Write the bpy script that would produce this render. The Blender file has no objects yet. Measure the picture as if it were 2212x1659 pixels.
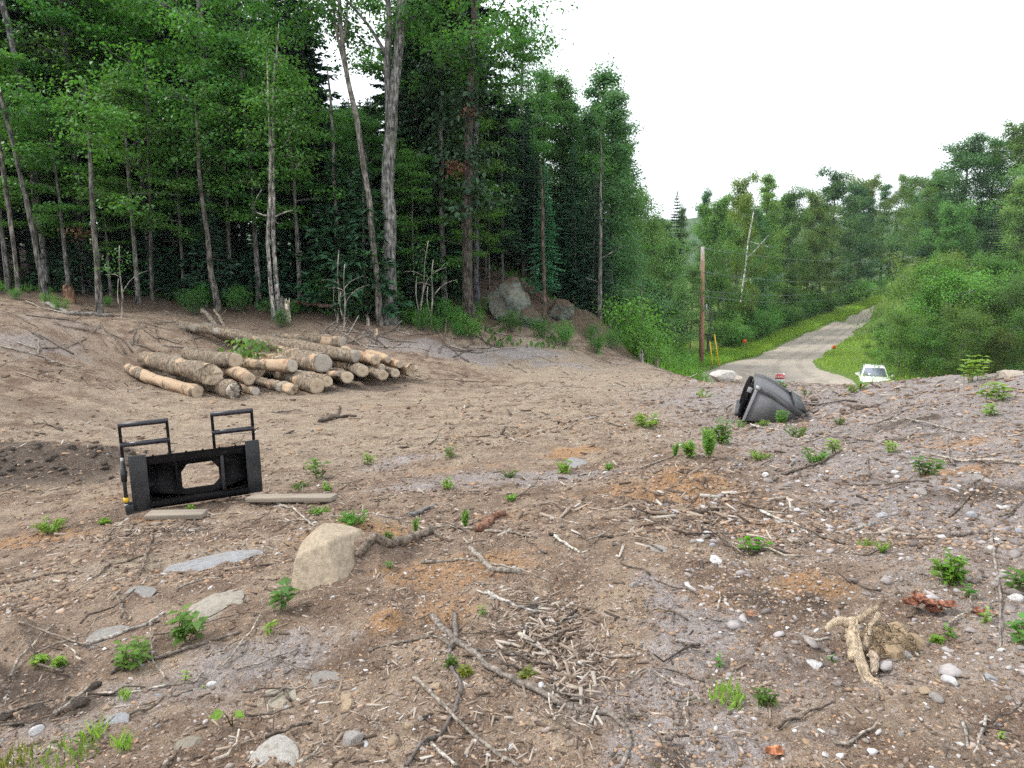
import bpy, math, random
import numpy as np
from mathutils import Vector, Matrix
R = math.radians
PITCH = R(9.0); CP, SP = math.cos(PITCH), math.sin(PITCH)
FPX, CU, CV = 1500.0, 1106.0, 829.5
SC = bpy.context.scene
COL = SC.collection
rng = np.random.default_rng(7)

# ------------------------------------------------------------------ scene basics
cam_d = bpy.data.cameras.new("camera"); cam = bpy.data.objects.new("camera", cam_d); COL.objects.link(cam)
cam_d.sensor_fit = 'HORIZONTAL'; cam_d.sensor_width = 36.0; cam_d.lens = 36.0*FPX/2212.0
cam_d.clip_start = 0.05; cam_d.clip_end = 6000
cam.location = (0, 0, 0); cam.rotation_euler = (R(90)-PITCH, 0, 0)
SC.camera = cam

# ------------------------------------------------------------------ survey helpers: sight lines of the survey camera -> points of the place
def W(u, v, Y):
    a = (u-CU)/FPX; b = (CV-v)/FPX
    dy = CP+b*SP; dz = -SP+b*CP; s = Y/dy
    return np.array([a*s, Y, dz*s])

def _hash(ix, iy, seed):
    n = (ix.astype(np.int64)*374761393 + iy.astype(np.int64)*668265263 + seed*974634777) & 0xffffffff
    n = ((n ^ (n >> 13))*1274126177) & 0xffffffff
    n = ((n ^ (n >> 16))*2246822519) & 0xffffffff
    return ((n ^ (n >> 15)) & 0xffffff).astype(np.float64)/0xffffff
def vnoise(x, y, seed=0):
    x = np.asarray(x, float); y = np.asarray(y, float)
    ix = np.floor(x); iy = np.floor(y); fx = x-ix; fy = y-iy
    fx = fx*fx*fx*(fx*(fx*6-15)+10); fy = fy*fy*fy*(fy*(fy*6-15)+10)
    a = _hash(ix, iy, seed); b = _hash(ix+1, iy, seed); c = _hash(ix, iy+1, seed); d = _hash(ix+1, iy+1, seed)
    return (a*(1-fx)+b*fx)*(1-fy)+(c*(1-fx)+d*fx)*fy*1.0
def fbm(x, y, seed=0, octv=4, gain=0.5):
    s = 0; amp = 1; tot = 0
    for i in range(octv):
        ca, sa = math.cos(0.6*i+.3), math.sin(0.6*i+.3)
        s = s+amp*(vnoise((x*ca-y*sa)*2.03**i, (x*sa+y*ca)*2.03**i, seed+i*17)-.5); tot += amp; amp *= gain
    return s/tot*2

# ------------------------------------------------------------------ terrain: thin plate spline through surveyed heights
SURV = [  # (u, v, distance)
 (1106,1659,2.1),(300,1659,2.15),(0,1659,2.25),(1700,1659,2.05),(2212,1659,1.95),
 (0,1450,3.1),(600,1450,2.95),(1106,1450,2.8),(1700,1450,2.72),(2212,1450,2.55),
 (0,1300,4.1),(300,1300,3.9),(700,1300,3.65),(1106,1300,3.5),(1600,1300,3.35),(2212,1300,3.15),
 (0,1180,5.5),(350,1180,5.2),(750,1180,4.75),(1106,1150,4.75),(1600,1150,4.5),(2212,1150,4.0),
 (290,1103,6.3),(562,1066,6.85),(0,1080,7.0),(800,1080,6.0),(1106,1060,6.3),(1350,1060,6.0),(1600,1050,5.7),(1900,1050,5.3),(2212,1030,4.9),
 (0,980,8.8),(300,980,9.1),(600,980,9.0),(900,980,8.6),(1200,970,8.2),(1500,970,7.7),(1800,970,7.0),(2000,950,6.7),(2212,930,6.2),
 (0,900,10.4),(300,900,11.5),(600,900,11.6),(900,900,11.4),(1200,900,11.0),(1500,900,10.5),(1660,917,10.4),(1800,900,9.3),(2000,880,8.5),(2212,860,7.7),
 (0,840,11.6),(430,853,13.4),(700,848,13.8),(900,818,16.2),(1100,855,14.0),(1350,855,13.7),(1600,850,13.4),(1800,850,11.6),(2000,840,10.2),(2212,815,9.0),
 (1000,803,18.0),(1200,818,17.8),(1330,824,17.5),(1450,829,17.2),(1560,829,16.3),(1700,831,14.8),(1850,829,13.0),(2000,819,11.4),(2100,810,10.6),(2212,800,9.8),
 # bank and forest edge
 (0,760,13.2),(150,800,13.6),(280,800,15.3),(0,700,14.8),(0,652,17.0),(110,645,18.6),(210,678,18.0),(300,690,17.6),(260,745,16.0),(450,668,20.0),(470,705,18.6),(590,693,19.6),(740,700,19.8),(600,730,18.6),(840,697,20.8),(800,745,19.0),
 (900,735,19.6),(1015,700,21.4),(960,674,22.6),(1000,745,20.2),(1050,715,21.6),(1120,740,21.0),(1120,704,22.4),(1180,718,22.6),(1200,770,20.0),(1300,748,22.4),(1300,785,20.2),(1400,787,20.6),(1400,810,19.0),(1470,820,18.6),
 (1080,622,24.6),(1150,630,25.0),(1210,664,25.2),(1290,690,26.0),
]
WORLD = [  # (x, y, z)
 (0,0,-1.62),(-3,0,-1.75),(3,0,-1.5),(0,-5,-1.6),(-8,-4,-2.1),(8,-4,-1.2),(0,-18,-1.8),(-22,-10,-2.0),(22,-10,-1.6),(0,-50,-2.5),(-60,-30,-1.5),(60,-30,-3.5),
 (-9,3,-2.25),(-12,7,-2.3),(-16,10,-2.0),(-18,16,-1.1),(-24,14,-1.0),(-40,10,-.5),(-60,30,1.2),(7,3,-1.1),(8.5,7,-1.0),(12,5,-1.2),(15,9,-2.2),(22,6,-3.0),(40,5,-5.0),
 # forest floor
 (-20,22,-.5),(-30,30,.3),(-14,27,-.5),(-6,26,-.9),(-20,40,.6),(-5,36,-.5),(2,30,-.7),(8,40,-6.2),(-10,50,.5),(-40,60,2.5),(5,60,-6.0),(-10,90,0),(-70,90,5),(-60,140,6),
 # beyond the bank edge, drop to the road
 (5.6,22.5,-4.0),(3.6,27,-3.6),(6.5,30,-5.6),(9.5,21,-4.2),(9,26,-5.3),(12,19,-4.2),(12,26,-5.9),(14,16,-3.9),(17,20,-5.0),(16,28,-6.5),(22,20,-5.5),(24,30,-6.7),(35,20,-6.0),(14,34,-6.9),(20,36,-7.0),(9,37,-6.9),
 (21.5,41,-7.1),(30,42,-7.0),(45,40,-6.8),(12,45,-7.1),(6,45,-6.6),(19,48,-7.1),(36,54,-5.6),(50,60,-3.5),(70,60,-1.0),(65,40,-4.0),(50,90,0.5),(80,100,5),(100,60,2),
 (15,55,-7.0),(10,55,-6.9),(70,150,-2),
 (15,65,-6.5),(20,75,-6.0),(28,90,-5.2),(10,75,-6),(15,95,-5),(35,110,-3.8),(10,130,-3.5),(40,150,-2),(90,150,4),(130,120,6),
]
EL = [(1485,812,45.5),(1515,801,48.5),(1560,785,54),(1640,767,61),(1740,720,77),(1830,684,92),(1905,652,108),(1960,630,125)]
ER = [(1950,842,38.0),(1860,823,43.5),(1775,797,50),(1757,781,55.5),(1800,754,63),(1845,722,75),(1885,690,89),(1935,650,110),(1985,627,126)]
def densify(E, step=6.0):
    P = np.array([W(*e) for e in E]); out = []
    for a, b in zip(P[:-1], P[1:]):
        k = max(1, int(np.linalg.norm(b-a)/step)); out += [list(a+(b-a)*i/k) for i in range(k)]
    return out+[list(P[-1])]
WORLD += densify(EL)+densify(ER)+[[x-4*.8, y+5*.6, z+.35] for x, y, z in densify(EL, 9)[3:]]
CTRL = np.array([W(*s) for s in SURV]+[list(p) for p in WORLD], float)
def _U(d2):
    return np.where(d2 > 1e-9, d2*np.log(d2+1e-12), 0)
_n = len(CTRL); _S = 10.0
_P = CTRL[:, :2]/_S
_K = _U(((_P[:, None]-_P[None])**2).sum(-1))+np.eye(_n)*2e-4
_A = np.zeros((_n+3, _n+3)); _A[:_n, :_n] = _K; _A[:_n, _n] = 1; _A[:_n, _n+1:] = _P; _A[_n, :_n] = 1; _A[_n+1:, :_n] = _P.T
_w = np.linalg.solve(_A, np.concatenate([CTRL[:, 2], np.zeros(3)]))
def Hbase(x, y):
    x = np.asarray(x, float).ravel(); y = np.asarray(y, float).ravel()
    out = np.empty(len(x))
    for i in range(0, len(x), 40000):
        q = np.stack([x[i:i+40000], y[i:i+40000]], 1)/_S
        r = np.sqrt((q**2).sum(1))*_S; k = np.minimum(1, 165/np.maximum(r, 1e-6)); q = q*k[:, None]
        d2 = ((q**2).sum(1)[:, None]+(_P**2).sum(1)[None]-2*q@_P.T).clip(0)
        z = _U(d2)@_w[:_n]+_w[_n]+q@_w[_n+1:]
        t = np.clip((r-120)/160, 0, 1); t = t*t*(3-2*t)
        out[i:i+40000] = z*(1-t)+t*(-4.0)
    return out
def sstep(a, b, x):
    t = np.clip((x-a)/(b-a), 0, 1); return t*t*(3-2*t)
def blob(x, y, c, rx, ry, rot=0, s=3):
    dx = x-c[0]; dy = y-c[1]; ca, sa = math.cos(rot), math.sin(rot)
    q = np.sqrt(((dx*ca+dy*sa)/rx)**2+((-dx*sa+dy*ca)/ry)**2)
    return 1-sstep(.05, 1.3, q+0.75*fbm(dx*2.0/max(rx, .3), dy*2.0/max(rx, .3), s, 4))
BUMPS = []      # (x, y, radius, height): mounds, scoops
def H(x, y):
    x = np.asarray(x, float).ravel(); y = np.asarray(y, float).ravel()
    z = Hbase(x, y); r = np.hypot(x, y)
    near = 1-sstep(22, 34, r)
    right = sstep(-1, 4, x)*(1-sstep(12, 22, r))
    z += near*(.05+.06*right)*fbm(x*.55, y*.55, 3, 3)
    z += near*(.022+.03*right)*fbm(x*2.1+9, y*2.1, 5, 3)
    m = r < 16
    if m.any():
        xm, ym = x[m], y[m]
        f = fbm(xm*7, ym*7, 11, 3); g = 1-np.abs(vnoise(xm*4.3, ym*4.3, 23)*2-1)
        z[m] += (1-sstep(9, 16, r[m]))*(.020*f+.018*g*g)
    m = r < 6.5
    if m.any():
        z[m] += (1-sstep(4.5, 6.5, r[m]))*.006*fbm(x[m]*27, y[m]*27, 31, 2)
    flat_ = sstep(6, 8, y)*(1-sstep(17, 21, y))*(1-sstep(1.5, 5, x))
    wx = x+.6*fbm(x*.4, y*.4, 61, 2); wy = y+.5*fbm(x*.35+4, y*.35, 63, 2)
    z += flat_*.030*(vnoise(wx*.7, wy*4.2, 65)-.5)+flat_*.020*(vnoise(wx*3.0, wy*9, 67)-.5)
    bank = sstep(15, 17, y)*(1-sstep(23, 25, y))*sstep(-3, 0, x)
    z += bank*.10*(vnoise((x+y)*.5, (x*.55-y)*2.6, 69)-.5)
    z += sstep(24, 40, r)*.12*fbm(x*.3, y*.3, 41, 3)
    for bx, by, br, bh in BUMPS:
        d2 = ((x-bx)**2+(y-by)**2)/br**2; m = d2 < 6
        if m.any():
            z[m] += bh*np.exp(-d2[m]*1.6)*(1+.35*fbm(x[m]*5, y[m]*5, 51, 2))
    return z
def Hz(x, y): return float(H([x], [y])[0])
_Ys = 1.3*np.power(1.0085, np.arange(640))
def hit(u, v):
    a = (u-CU)/FPX; b = (CV-v)/FPX; dy = CP+b*SP; dz = -SP+b*CP
    x = a/dy*_Ys; z = dz/dy*_Ys
    d = z-H(x, _Ys)
    i = np.argmax(d < 0)
    if not (d < 0).any(): i = len(_Ys)-1
    i = max(i, 1); t = d[i-1]/(d[i-1]-d[i]+1e-12); Y = _Ys[i-1]+(_Ys[i]-_Ys[i-1])*min(max(t, 0), 1)
    return np.array([a/dy*Y, Y, Hz(a/dy*Y, Y)])
def ground_at(u, Y):
    z = -2.0
    for _ in range(6):
        x = (u-CU)/FPX*(Y*CP-z*SP); z = Hz(x, Y)
    return np.array([x, Y, z])
def ppm(Y, z=-2): return FPX/(Y*CP-z*SP)       # photo units per metre at that depth

for (u, v, r, h) in [(795,1212,.27,.20),(760,1160,.42,.16),(1400,1060,.55,.13),(1500,1045,.6,.12),(60,990,.8,.14),(180,985,.7,.12),(40,1100,.7,-.06),(1800,893,.40,.10),(1010,905,.5,.05),
                     (2100,880,.9,.08),(1900,860,.9,.06),(820,1290,.3,.05),(835,1345,.2,.06),(20,1400,.22,.14),(60,1500,.3,-.05),(1900,1440,.25,.04),(1960,1240,.3,.06),(1330,1100,.4,.07)]:
    p = hit(u, v); BUMPS.append((p[0], p[1], r, h))
# wheel ruts across the flat clearing
# ------------------------------------------------------------------ mesh helpers
class MB:
    def __init__(s): s.v = []; s.q = []; s.t = []; s.n = 0; s.pg = []; s.smooth = False
    def add(s, V, Q=None, T=None):
        V = np.asarray(V, float).reshape(-1, 3)
        if Q is not None and len(Q): s.q.append(np.asarray(Q, int).reshape(-1, 4)+s.n)
        if T is not None and len(T): s.t.append(np.asarray(T, int).reshape(-1, 3)+s.n)
        s.v.append(V); s.n += len(V)
    def ngon(s, V):
        V = np.asarray(V, float); s.pg.append(list(range(s.n, s.n+len(V)))); s.v.append(V); s.n += len(V)
    def box(s, c, d, rot=None):
        x, y, z = np.array(d)/2.0
        V = np.array([(-x,-y,-z),(x,-y,-z),(x,y,-z),(-x,y,-z),(-x,-y,z),(x,-y,z),(x,y,z),(-x,y,z)])
        if rot is not None: V = V@np.array(rot).T
        s.add(V+np.array(c), [(0,3,2,1),(4,5,6,7),(0,1,5,4),(1,2,6,5),(2,3,7,6),(3,0,4,7)])
    def prism(s, poly, y0, y1):
        """outline in x,z extruded along y"""
        n = len(poly); P = np.array(poly, float)
        A = np.stack([P[:, 0], np.full(n, y0), P[:, 1]], 1); B = np.stack([P[:, 0], np.full(n, y1), P[:, 1]], 1)
        s.pg.append(list(range(s.n, s.n+n))); s.pg.append(list(range(s.n+2*n-1, s.n+n-1, -1)))
        i = np.arange(n); j = (i+1) % n
        s.add(np.concatenate([A, B]), np.stack([i, i+n, j+n, j], 1))
    def tube(s, path, rad, sides=8, cap=True, rough=0, seed=0):
        P = np.asarray(path, float); n = len(P); rad = np.broadcast_to(np.asarray(rad, float), (n,))
        T = np.gradient(P, axis=0); T /= np.linalg.norm(T, axis=1)[:, None]+1e-12
        up = np.array([0, 0, 1.0]) if abs(T[0][2]) < .9 else np.array([1.0, 0, 0])
        N = np.cross(T[0], up); N /= np.linalg.norm(N); th = np.linspace(0, 2*math.pi, sides, endpoint=False)
        rings = []; rg = np.random.default_rng(seed)
        ph = rg.uniform(0, 9, 4)
        for i in range(n):
            N = N-T[i]*(N@T[i]); N /= np.linalg.norm(N); B = np.cross(T[i], N)
            r = rad[i]*(1+(rough*(np.sin(2*th+ph[0]+i*.13)*.5+np.sin(5*th+ph[1]+i*.31)*.35+rg.normal(0, .35, sides)) if rough else 0))
            rings.append(P[i]+np.outer(np.cos(th)*r, N)+np.outer(np.sin(th)*r, B))
        V = np.concatenate(rings)
        i = np.arange(n-1)[:, None]*sides; j = np.arange(sides)[None]; jn = (j+1) % sides
        s.add(V, np.stack([i+j, i+jn, i+sides+jn, i+sides+j], -1).reshape(-1, 4))
        if cap:
            s.pg.append([s.n-len(V)+k for k in range(sides)][::-1]); s.pg.append([s.n-sides+k for k in range(sides)])
        return rings
    def leaves(s, C, L, Wd, D, Nn):
        """rhombic leaves: centre-base C, length L, width Wd, direction D, normal Nn"""
        C = np.asarray(C); n = len(C)
        D = D/(np.linalg.norm(D, axis=1)[:, None]+1e-9)
        S = np.cross(D, Nn); S /= np.linalg.norm(S, axis=1)[:, None]+1e-9
        Nn = np.cross(S, D)
        L = np.broadcast_to(L, (n,))[:, None]; Wd = np.broadcast_to(Wd, (n,))[:, None]
        V = np.stack([C, C+D*L*.45+S*Wd*.5+Nn*L*.10, C+D*L-Nn*L*.12, C+D*L*.45-S*Wd*.5+Nn*L*.10], 1).reshape(-1, 3)
        i = np.arange(n)[:, None]*4
        s.add(V, i+np.array([[0, 1, 2, 3]]))
    def mesh(s, name, mat, smooth=False):
        me = bpy.data.meshes.new(name)
        V = np.concatenate(s.v) if s.v else np.zeros((0, 3))
        me.vertices.add(len(V)); me.vertices.foreach_set('co', V.astype(np.float32).ravel())
        Q = np.concatenate(s.q) if s.q else np.zeros((0, 4), int); T = np.concatenate(s.t) if s.t else np.zeros((0, 3), int)
        loops = np.concatenate([Q.ravel(), T.ravel()]+[np.array(p) for p in s.pg]) if len(Q)+len(T)+len(s.pg) else np.zeros(0, int)
        tot = np.concatenate([np.full(len(Q), 4), np.full(len(T), 3), np.array([len(p) for p in s.pg], int)]).astype(int)
        st = np.concatenate([[0], np.cumsum(tot)[:-1]]) if len(tot) else np.zeros(0, int)
        me.loops.add(len(loops)); me.loops.foreach_set('vertex_index', loops.astype(np.int32))
        me.polygons.add(len(tot)); me.polygons.foreach_set('loop_start', st.astype(np.int32)); me.polygons.foreach_set('loop_total', tot.astype(np.int32))
        if smooth: me.polygons.foreach_set('use_smooth', np.ones(len(tot), bool))
        if mat is not None: me.materials.append(mat)
        me.update(calc_edges=True); me.validate()
        return me
    def build(s, name, mat, parent=None, smooth=False, bevel=0, solid=0):
        return obj(name, s.mesh(name, mat, smooth), parent, bevel, solid)
def obj(name, me, parent=None, bevel=0, solid=0):
    o = bpy.data.objects.new(name, me); COL.objects.link(o)
    if parent is not None: o.parent = parent
    if solid: m = o.modifiers.new('solidify', 'SOLIDIFY'); m.thickness = solid; m.offset = 0
    if bevel: m = o.modifiers.new('bevel', 'BEVEL'); m.width = bevel; m.segments = 2; m.limit_method = 'ANGLE'
    return o
def tag(o, label=None, cat=None, group=None, kind=None):
    if label: o['label'] = label
    if cat: o['category'] = cat
    if group: o['group'] = group
    if kind: o['kind'] = kind
    return o
def empty(name, loc, rz=0):
    o = bpy.data.objects.new(name, None); COL.objects.link(o); o.location = loc; o.rotation_euler = (0, 0, rz); o.empty_display_size = .1
    return o
def copy_tree(o, parent=None):
    c = o.copy(); COL.objects.link(c)
    if parent is not None: c.parent = parent
    for ch in list(o.children): copy_tree(ch, c)
    return c

# ------------------------------------------------------------------ materials
class NT:
    def __init__(s, name):
        s.m = bpy.data.materials.new(name); s.m.use_nodes = True; s.t = s.m.node_tree; s.t.nodes.clear()
        s.out = s.n('ShaderNodeOutputMaterial')
    def n(s, ty, **kw):
        nd = s.t.nodes.new(ty)
        for k, v in kw.items(): setattr(nd, k, v)
        return nd
    def l(s, a, b): s.t.links.new(a, b)
    def set(s, sock, v):
        if hasattr(v, 'is_output'): s.l(v, sock)
        else:
            if sock.type == 'RGBA' and len(v) == 3: v = (*v, 1)
            sock.default_value = v
    def mix(s, f, a, b, mode='MIX'):
        nd = s.n('ShaderNodeMix', data_type='RGBA', blend_type=mode, clamp_factor=True)
        s.set(nd.inputs[0], f); s.set(nd.inputs[6], a); s.set(nd.inputs[7], b); return nd.outputs[2]
    def math(s, op, a, b=0.0, c=0.0):
        nd = s.n('ShaderNodeMath', operation=op)
        for i, v in enumerate((a, b, c)): s.set(nd.inputs[i], v)
        return nd.outputs[0]
    def ramp(s, f, lo, hi, a=0.0, b=1.0):
        nd = s.n('ShaderNodeMapRange', clamp=True, interpolation_type='SMOOTHSTEP')
        for i, v in zip((0, 1, 2, 3, 4), (f, lo, hi, a, b)): s.set(nd.inputs[i], v)
        return nd.outputs[0]
    def noise(s, vec, scale, detail=4, rough=.55, dist=0):
        nd = s.n('ShaderNodeTexNoise'); s.set(nd.inputs['Scale'], scale); s.set(nd.inputs['Detail'], detail); s.set(nd.inputs['Roughness'], rough); s.set(nd.inputs['Distortion'], dist)
        if vec is not None: s.l(vec, nd.inputs['Vector'])
        return nd.outputs['Fac']
    def vor(s, vec, scale, feature='F1', out='Distance'):
        nd = s.n('ShaderNodeTexVoronoi', feature=feature); s.set(nd.inputs['Scale'], scale)
        if vec is not None: s.l(vec, nd.inputs['Vector'])
        return nd.outputs[out]
    def coord(s, which='Object'): return s.n('ShaderNodeTexCoord').outputs[which]
    def pos(s): return s.n('ShaderNodeNewGeometry').outputs['Position']
    def scale(s, vec, sx):
        nd = s.n('ShaderNodeMapping'); s.l(vec, nd.inputs['Vector']); nd.inputs['Scale'].default_value = sx; return nd.outputs[0]
    def orand(s): return s.n('ShaderNodeObjectInfo').outputs['Random']
    def ocol(s): return s.n('ShaderNodeObjectInfo').outputs['Color']
    def island(s): return s.n('ShaderNodeNewGeometry').outputs['Random Per Island']
    def bump(s, h, strength=.5, dist=.02):
        nd = s.n('ShaderNodeBump'); s.set(nd.inputs['Strength'], strength); s.set(nd.inputs['Distance'], dist); s.l(h, nd.inputs['Height']); return nd.outputs[0]
    def pbr(s, col, rough=.8, metal=0, spec=.3, normal=None):
        p = s.n('ShaderNodeBsdfPrincipled'); s.set(p.inputs['Base Color'], col); s.set(p.inputs['Roughness'], rough); s.set(p.inputs['Metallic'], metal); s.set(p.inputs['Specular IOR Level'], spec)
        if normal is not None: s.l(normal, p.inputs['Normal'])
        return p.outputs[0]
    def done(s, sh): s.l(sh, s.out.inputs['Surface']); return s.m
    def vary(s, col, f, lo, hi):
        v = s.ramp(f, 0, 1, lo, hi); nd = s.n('ShaderNodeVectorMath', operation='SCALE'); s.set(nd.inputs[0], col) if hasattr(col, 'is_output') else setattr(nd.inputs[0], 'default_value', col[:3]); s.l(v, nd.inputs['Scale']); return nd.outputs[0]

def mat_leaf(name, trans=.45, hue_var=True):
    t = NT(name); r = t.island(); c = t.ocol()
    c1 = t.vary(c, r, .78, 1.25)
    wn = t.n('ShaderNodeTexWhiteNoise', noise_dimensions='1D'); t.l(r, wn.inputs['W'])
    c2 = t.mix(t.ramp(wn.outputs['Value'], .35, 1.0, 0, .35), c1, (.13, .20, .03)) if hue_var else c1
    d = t.pbr(c2, .5, 0, .35)
    tr = t.n('ShaderNodeBsdfTranslucent'); t.l(t.mix(1, c2, (1.25, 1.2, .6), 'MULTIPLY'), tr.inputs['Color'])
    mx = t.n('ShaderNodeMixShader'); mx.inputs[0].default_value = trans; t.l(d, mx.inputs[1]); t.l(tr.outputs[0], mx.inputs[2])
    return t.done(mx.outputs[0])
M = {}
M['leaf'] = mat_leaf('broad_leaves'); M['needle'] = mat_leaf('conifer_needles', .15, False)
def mat_bark(name, patch=None, scale=1.0):
    t = NT(name); o = t.coord(); v = t.scale(o, (9*scale, 9*scale, 1.6*scale)); n1 = t.noise(v, 2.2, 6, .65); n2 = t.noise(o, 1.7*scale, 3)
    c = t.vary(t.ocol(), t.ramp(n1, .25, .75), .2, 1.75); c = t.vary(c, t.ramp(t.noise(o, 5*scale, 4), .3, .7), .6, 1.4)
    if patch: c = t.mix(t.ramp(t.noise(t.scale(o, (6, 6, 4)), 1.2, 4), .52, .62), c, patch)
    c = t.mix(t.ramp(n2, .5, .75, 0, .4), c, (.10, .115, .07))
    return t.done(t.pbr(c, .9, 0, .15, t.bump(n1, .7, .03)))
M['bark'] = mat_bark('bark'); M['pale_bark'] = mat_bark('birch_bark', (.055, .05, .045))
def mat_twig():
    t = NT('weathered_twig_wood'); n = t.noise(t.coord(), 55, 4, .7); n2 = t.noise(t.coord(), 14, 4, .65)
    c = t.vary(t.vary(t.ocol(), t.ramp(n, .3, .7), .55, 1.4), t.ramp(n2, .32, .68), .65, 1.25)
    return t.done(t.pbr(c, .85, 0, .2, t.bump(t.math('ADD', n, n2), .8, .008)))
M['twig'] = mat_twig()
def mat_log():
    t = NT('log_bark'); o = t.coord(); rnd = t.orand()
    off = t.n('ShaderNodeVectorMath', operation='ADD'); t.l(o, off.inputs[0])
    cb = t.n('ShaderNodeCombineXYZ'); t.l(t.math('MULTIPLY', rnd, 37.0), cb.inputs[0]); t.l(t.math('MULTIPLY', rnd, 11.0), cb.inputs[2]); t.l(cb.outputs[0], off.inputs[1])
    v = off.outputs[0]
    n1 = t.noise(t.scale(v, (16, 16, 7)), 1.6, 6, .7); n2 = t.noise(t.scale(v, (2.2, 2.2, 1.1)), 1.3, 4, .6); n3 = t.noise(v, 3.2, 3)
    bark = t.mix(t.ramp(n1, .3, .7), (.040, .029, .021), (.31, .245, .18))
    bark = t.mix(t.ramp(n3, .54, .72, 0, .6), bark, (.37, .355, .31))
    wood = t.mix(n1, (.28, .185, .115), (.52, .40, .28)); wood = t.mix(t.ramp(n3, .52, .66, 0, .7), wood, (.26, .125, .07))
    thr = t.n('ShaderNodeSeparateColor'); t.l(t.ocol(), thr.inputs[0])
    f = t.ramp(t.math('SUBTRACT', n2, thr.outputs[0]), -.02, .03)
    c = t.mix(f, bark, wood)
    h = t.math('ADD', n1, t.math('MULTIPLY', f, -.7))
    return t.done(t.pbr(c, .88, 0, .2, t.bump(h, .9, .02)))
M['log'] = mat_log()
def mat_cut():
    t = NT('sawn_log_end'); o = t.coord('Generated'); 
    cen = t.n('ShaderNodeVectorMath', operation='LENGTH'); lo = t.coord('Object'); t.l(lo, cen.inputs[0])
    r = cen.outputs['Value']; n = t.noise(lo, 9, 4); n2 = t.noise(lo, 40, 4)
    ring = t.math('SINE', t.math('ADD', t.math('MULTIPLY', r, 170), t.math('MULTIPLY', n, 9)))
    c = t.mix(t.ramp(ring, -1, 1, 0, .35), (.47, .385, .285), (.34, .255, .175))
    c = t.mix(t.ramp(n2, .3, .8, 0, .35), c, (.40, .30, .21))
    hw = t.ramp(t.math('ADD', r, t.math('MULTIPLY', n, .05)), .05, .075, .55, 0)
    c = t.mix(hw, c, (.27, .165, .10))
    c = t.mix(t.ramp(t.orand(), .35, 1, 0, .85), c, t.mix(n2, (.26, .235, .21), (.46, .42, .37)))
    return t.done(t.pbr(c, .8, 0, .2, t.bump(n2, .4, .01)))
M['cut'] = mat_cut()
def mat_stone(name, base=None, sp=1.0):
    t = NT(name); o = t.coord(); n = t.noise(o, 7*sp, 6, .65); n2 = t.noise(o, 45*sp, 3)
    c = t.vary(t.ocol(), n, .55, 1.4)
    c = t.mix(t.ramp(n2, .48, .72, 0, .5), c, (.12, .10, .08)); c = t.mix(t.ramp(t.noise(o, 2.6*sp, 5, .7), .5, .66, 0, .6), c, (.19, .15, .105))
    return t.done(t.pbr(c, .85, 0, .25, t.bump(t.math('ADD', n, t.math('MULTIPLY', n2, .4)), .6, .02)))
M['stone'] = mat_stone('stone'); M['boulder'] = mat_stone('boulder_stone', sp=1.3)
def mat_ramp_island(name, stops, rough=.85):
    t = NT(name); r = t.n('ShaderNodeValToRGB'); t.l(t.island(), r.inputs[0]); e = r.color_ramp.elements
    e[0].position = 0; e[0].color = (*stops[0][1], 1); e[1].position = stops[-1][0]; e[1].color = (*stops[-1][1], 1)
    for p, c in stops[1:-1]:
        q = e.new(p); q.color = (*c, 1)
    n = t.noise(t.pos(), 60, 3)
    return t.done(t.pbr(t.vary(r.outputs[0], n, .7, 1.3), rough, 0, .25))
M['gravel'] = mat_ramp_island('gravel_stones', [(0, (.09, .065, .05)), (.25, (.16, .118, .092)), (.5, (.225, .172, .138)), (.68, (.28, .235, .205)), (.78, (.26, .165, .10)), (.9, (.34, .30, .28)), (.975, (.42, .40, .385)), (1, (.56, .55, .54))])
M['rubble'] = mat_ramp_island('grey_rubble_stones', [(0, (.12, .10, .09)), (.4, (.20, .172, .158)), (.7, (.28, .25, .24)), (.92, (.35, .325, .32)), (1, (.46, .45, .45))])
M['crumbs'] = mat_ramp_island('soil_crumbs', [(0, (.075, .05, .036)), (.3, (.16, .108, .077)), (.6, (.26, .185, .133)), (.8, (.33, .235, .165)), (.92, (.33, .195, .11)), (1, (.40, .34, .30))], .95)
M['chips'] = mat_ramp_island('wood_chip_litter', [(0, (.045, .033, .026)), (.3, (.13, .093, .07)), (.55, (.20, .148, .112)), (.75, (.29, .23, .18)), (.92, (.34, .295, .25)), (1, (.45, .41, .365))])
M['grass'] = mat_leaf('grass_blades', .3)
def mat_paint(name, col, rough=.4, metal=0, dirt=.3, dirtcol=(.16, .12, .09), spec=.5):
    t = NT(name); o = t.coord(); n = t.noise(o, 6, 6, .7); n2 = t.noise(t.scale(o, (3, 3, 20)), 3, 4)
    c = t.mix(t.ramp(t.math('ADD', n, t.math('MULTIPLY', n2, .3)), .5, .9, 0, dirt), col, dirtcol)
    return t.done(t.pbr(c, t.ramp(n, .3, .7, rough, min(1, rough+.3)), metal, spec, t.bump(n, .08, .005)))
M['black'] = mat_paint('black_painted_steel', (.003, .003, .004), .5, 0, .05, spec=.12)
M['blackrail'] = mat_paint('glossy_black_tube', (.012, .012, .02), .22, 0, .1)
M['greysteel'] = mat_paint('worn_grey_steel', (.014, .016, .019), .38, .1, .22, (.12, .11, .10))
M['bucket'] = mat_paint('scuffed_dark_steel', (.085, .085, .092), .55, .1, .5, (.15, .145, .135))
M['sideplate'] = mat_paint('scuffed_side_plate', (.115, .115, .125), .6, 0, .75, (.19, .185, .175), spec=.3)
M['bright'] = mat_paint('bare_scraped_steel', (.34, .34, .36), .45, .5, .3)
M['yellow'] = mat_paint('yellow_plastic', (.75, .47, .02), .5, 0, .15)
M['whitep'] = mat_paint('white_car_paint', (.80, .81, .83), .18, 0, .02, spec=.6)
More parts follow.
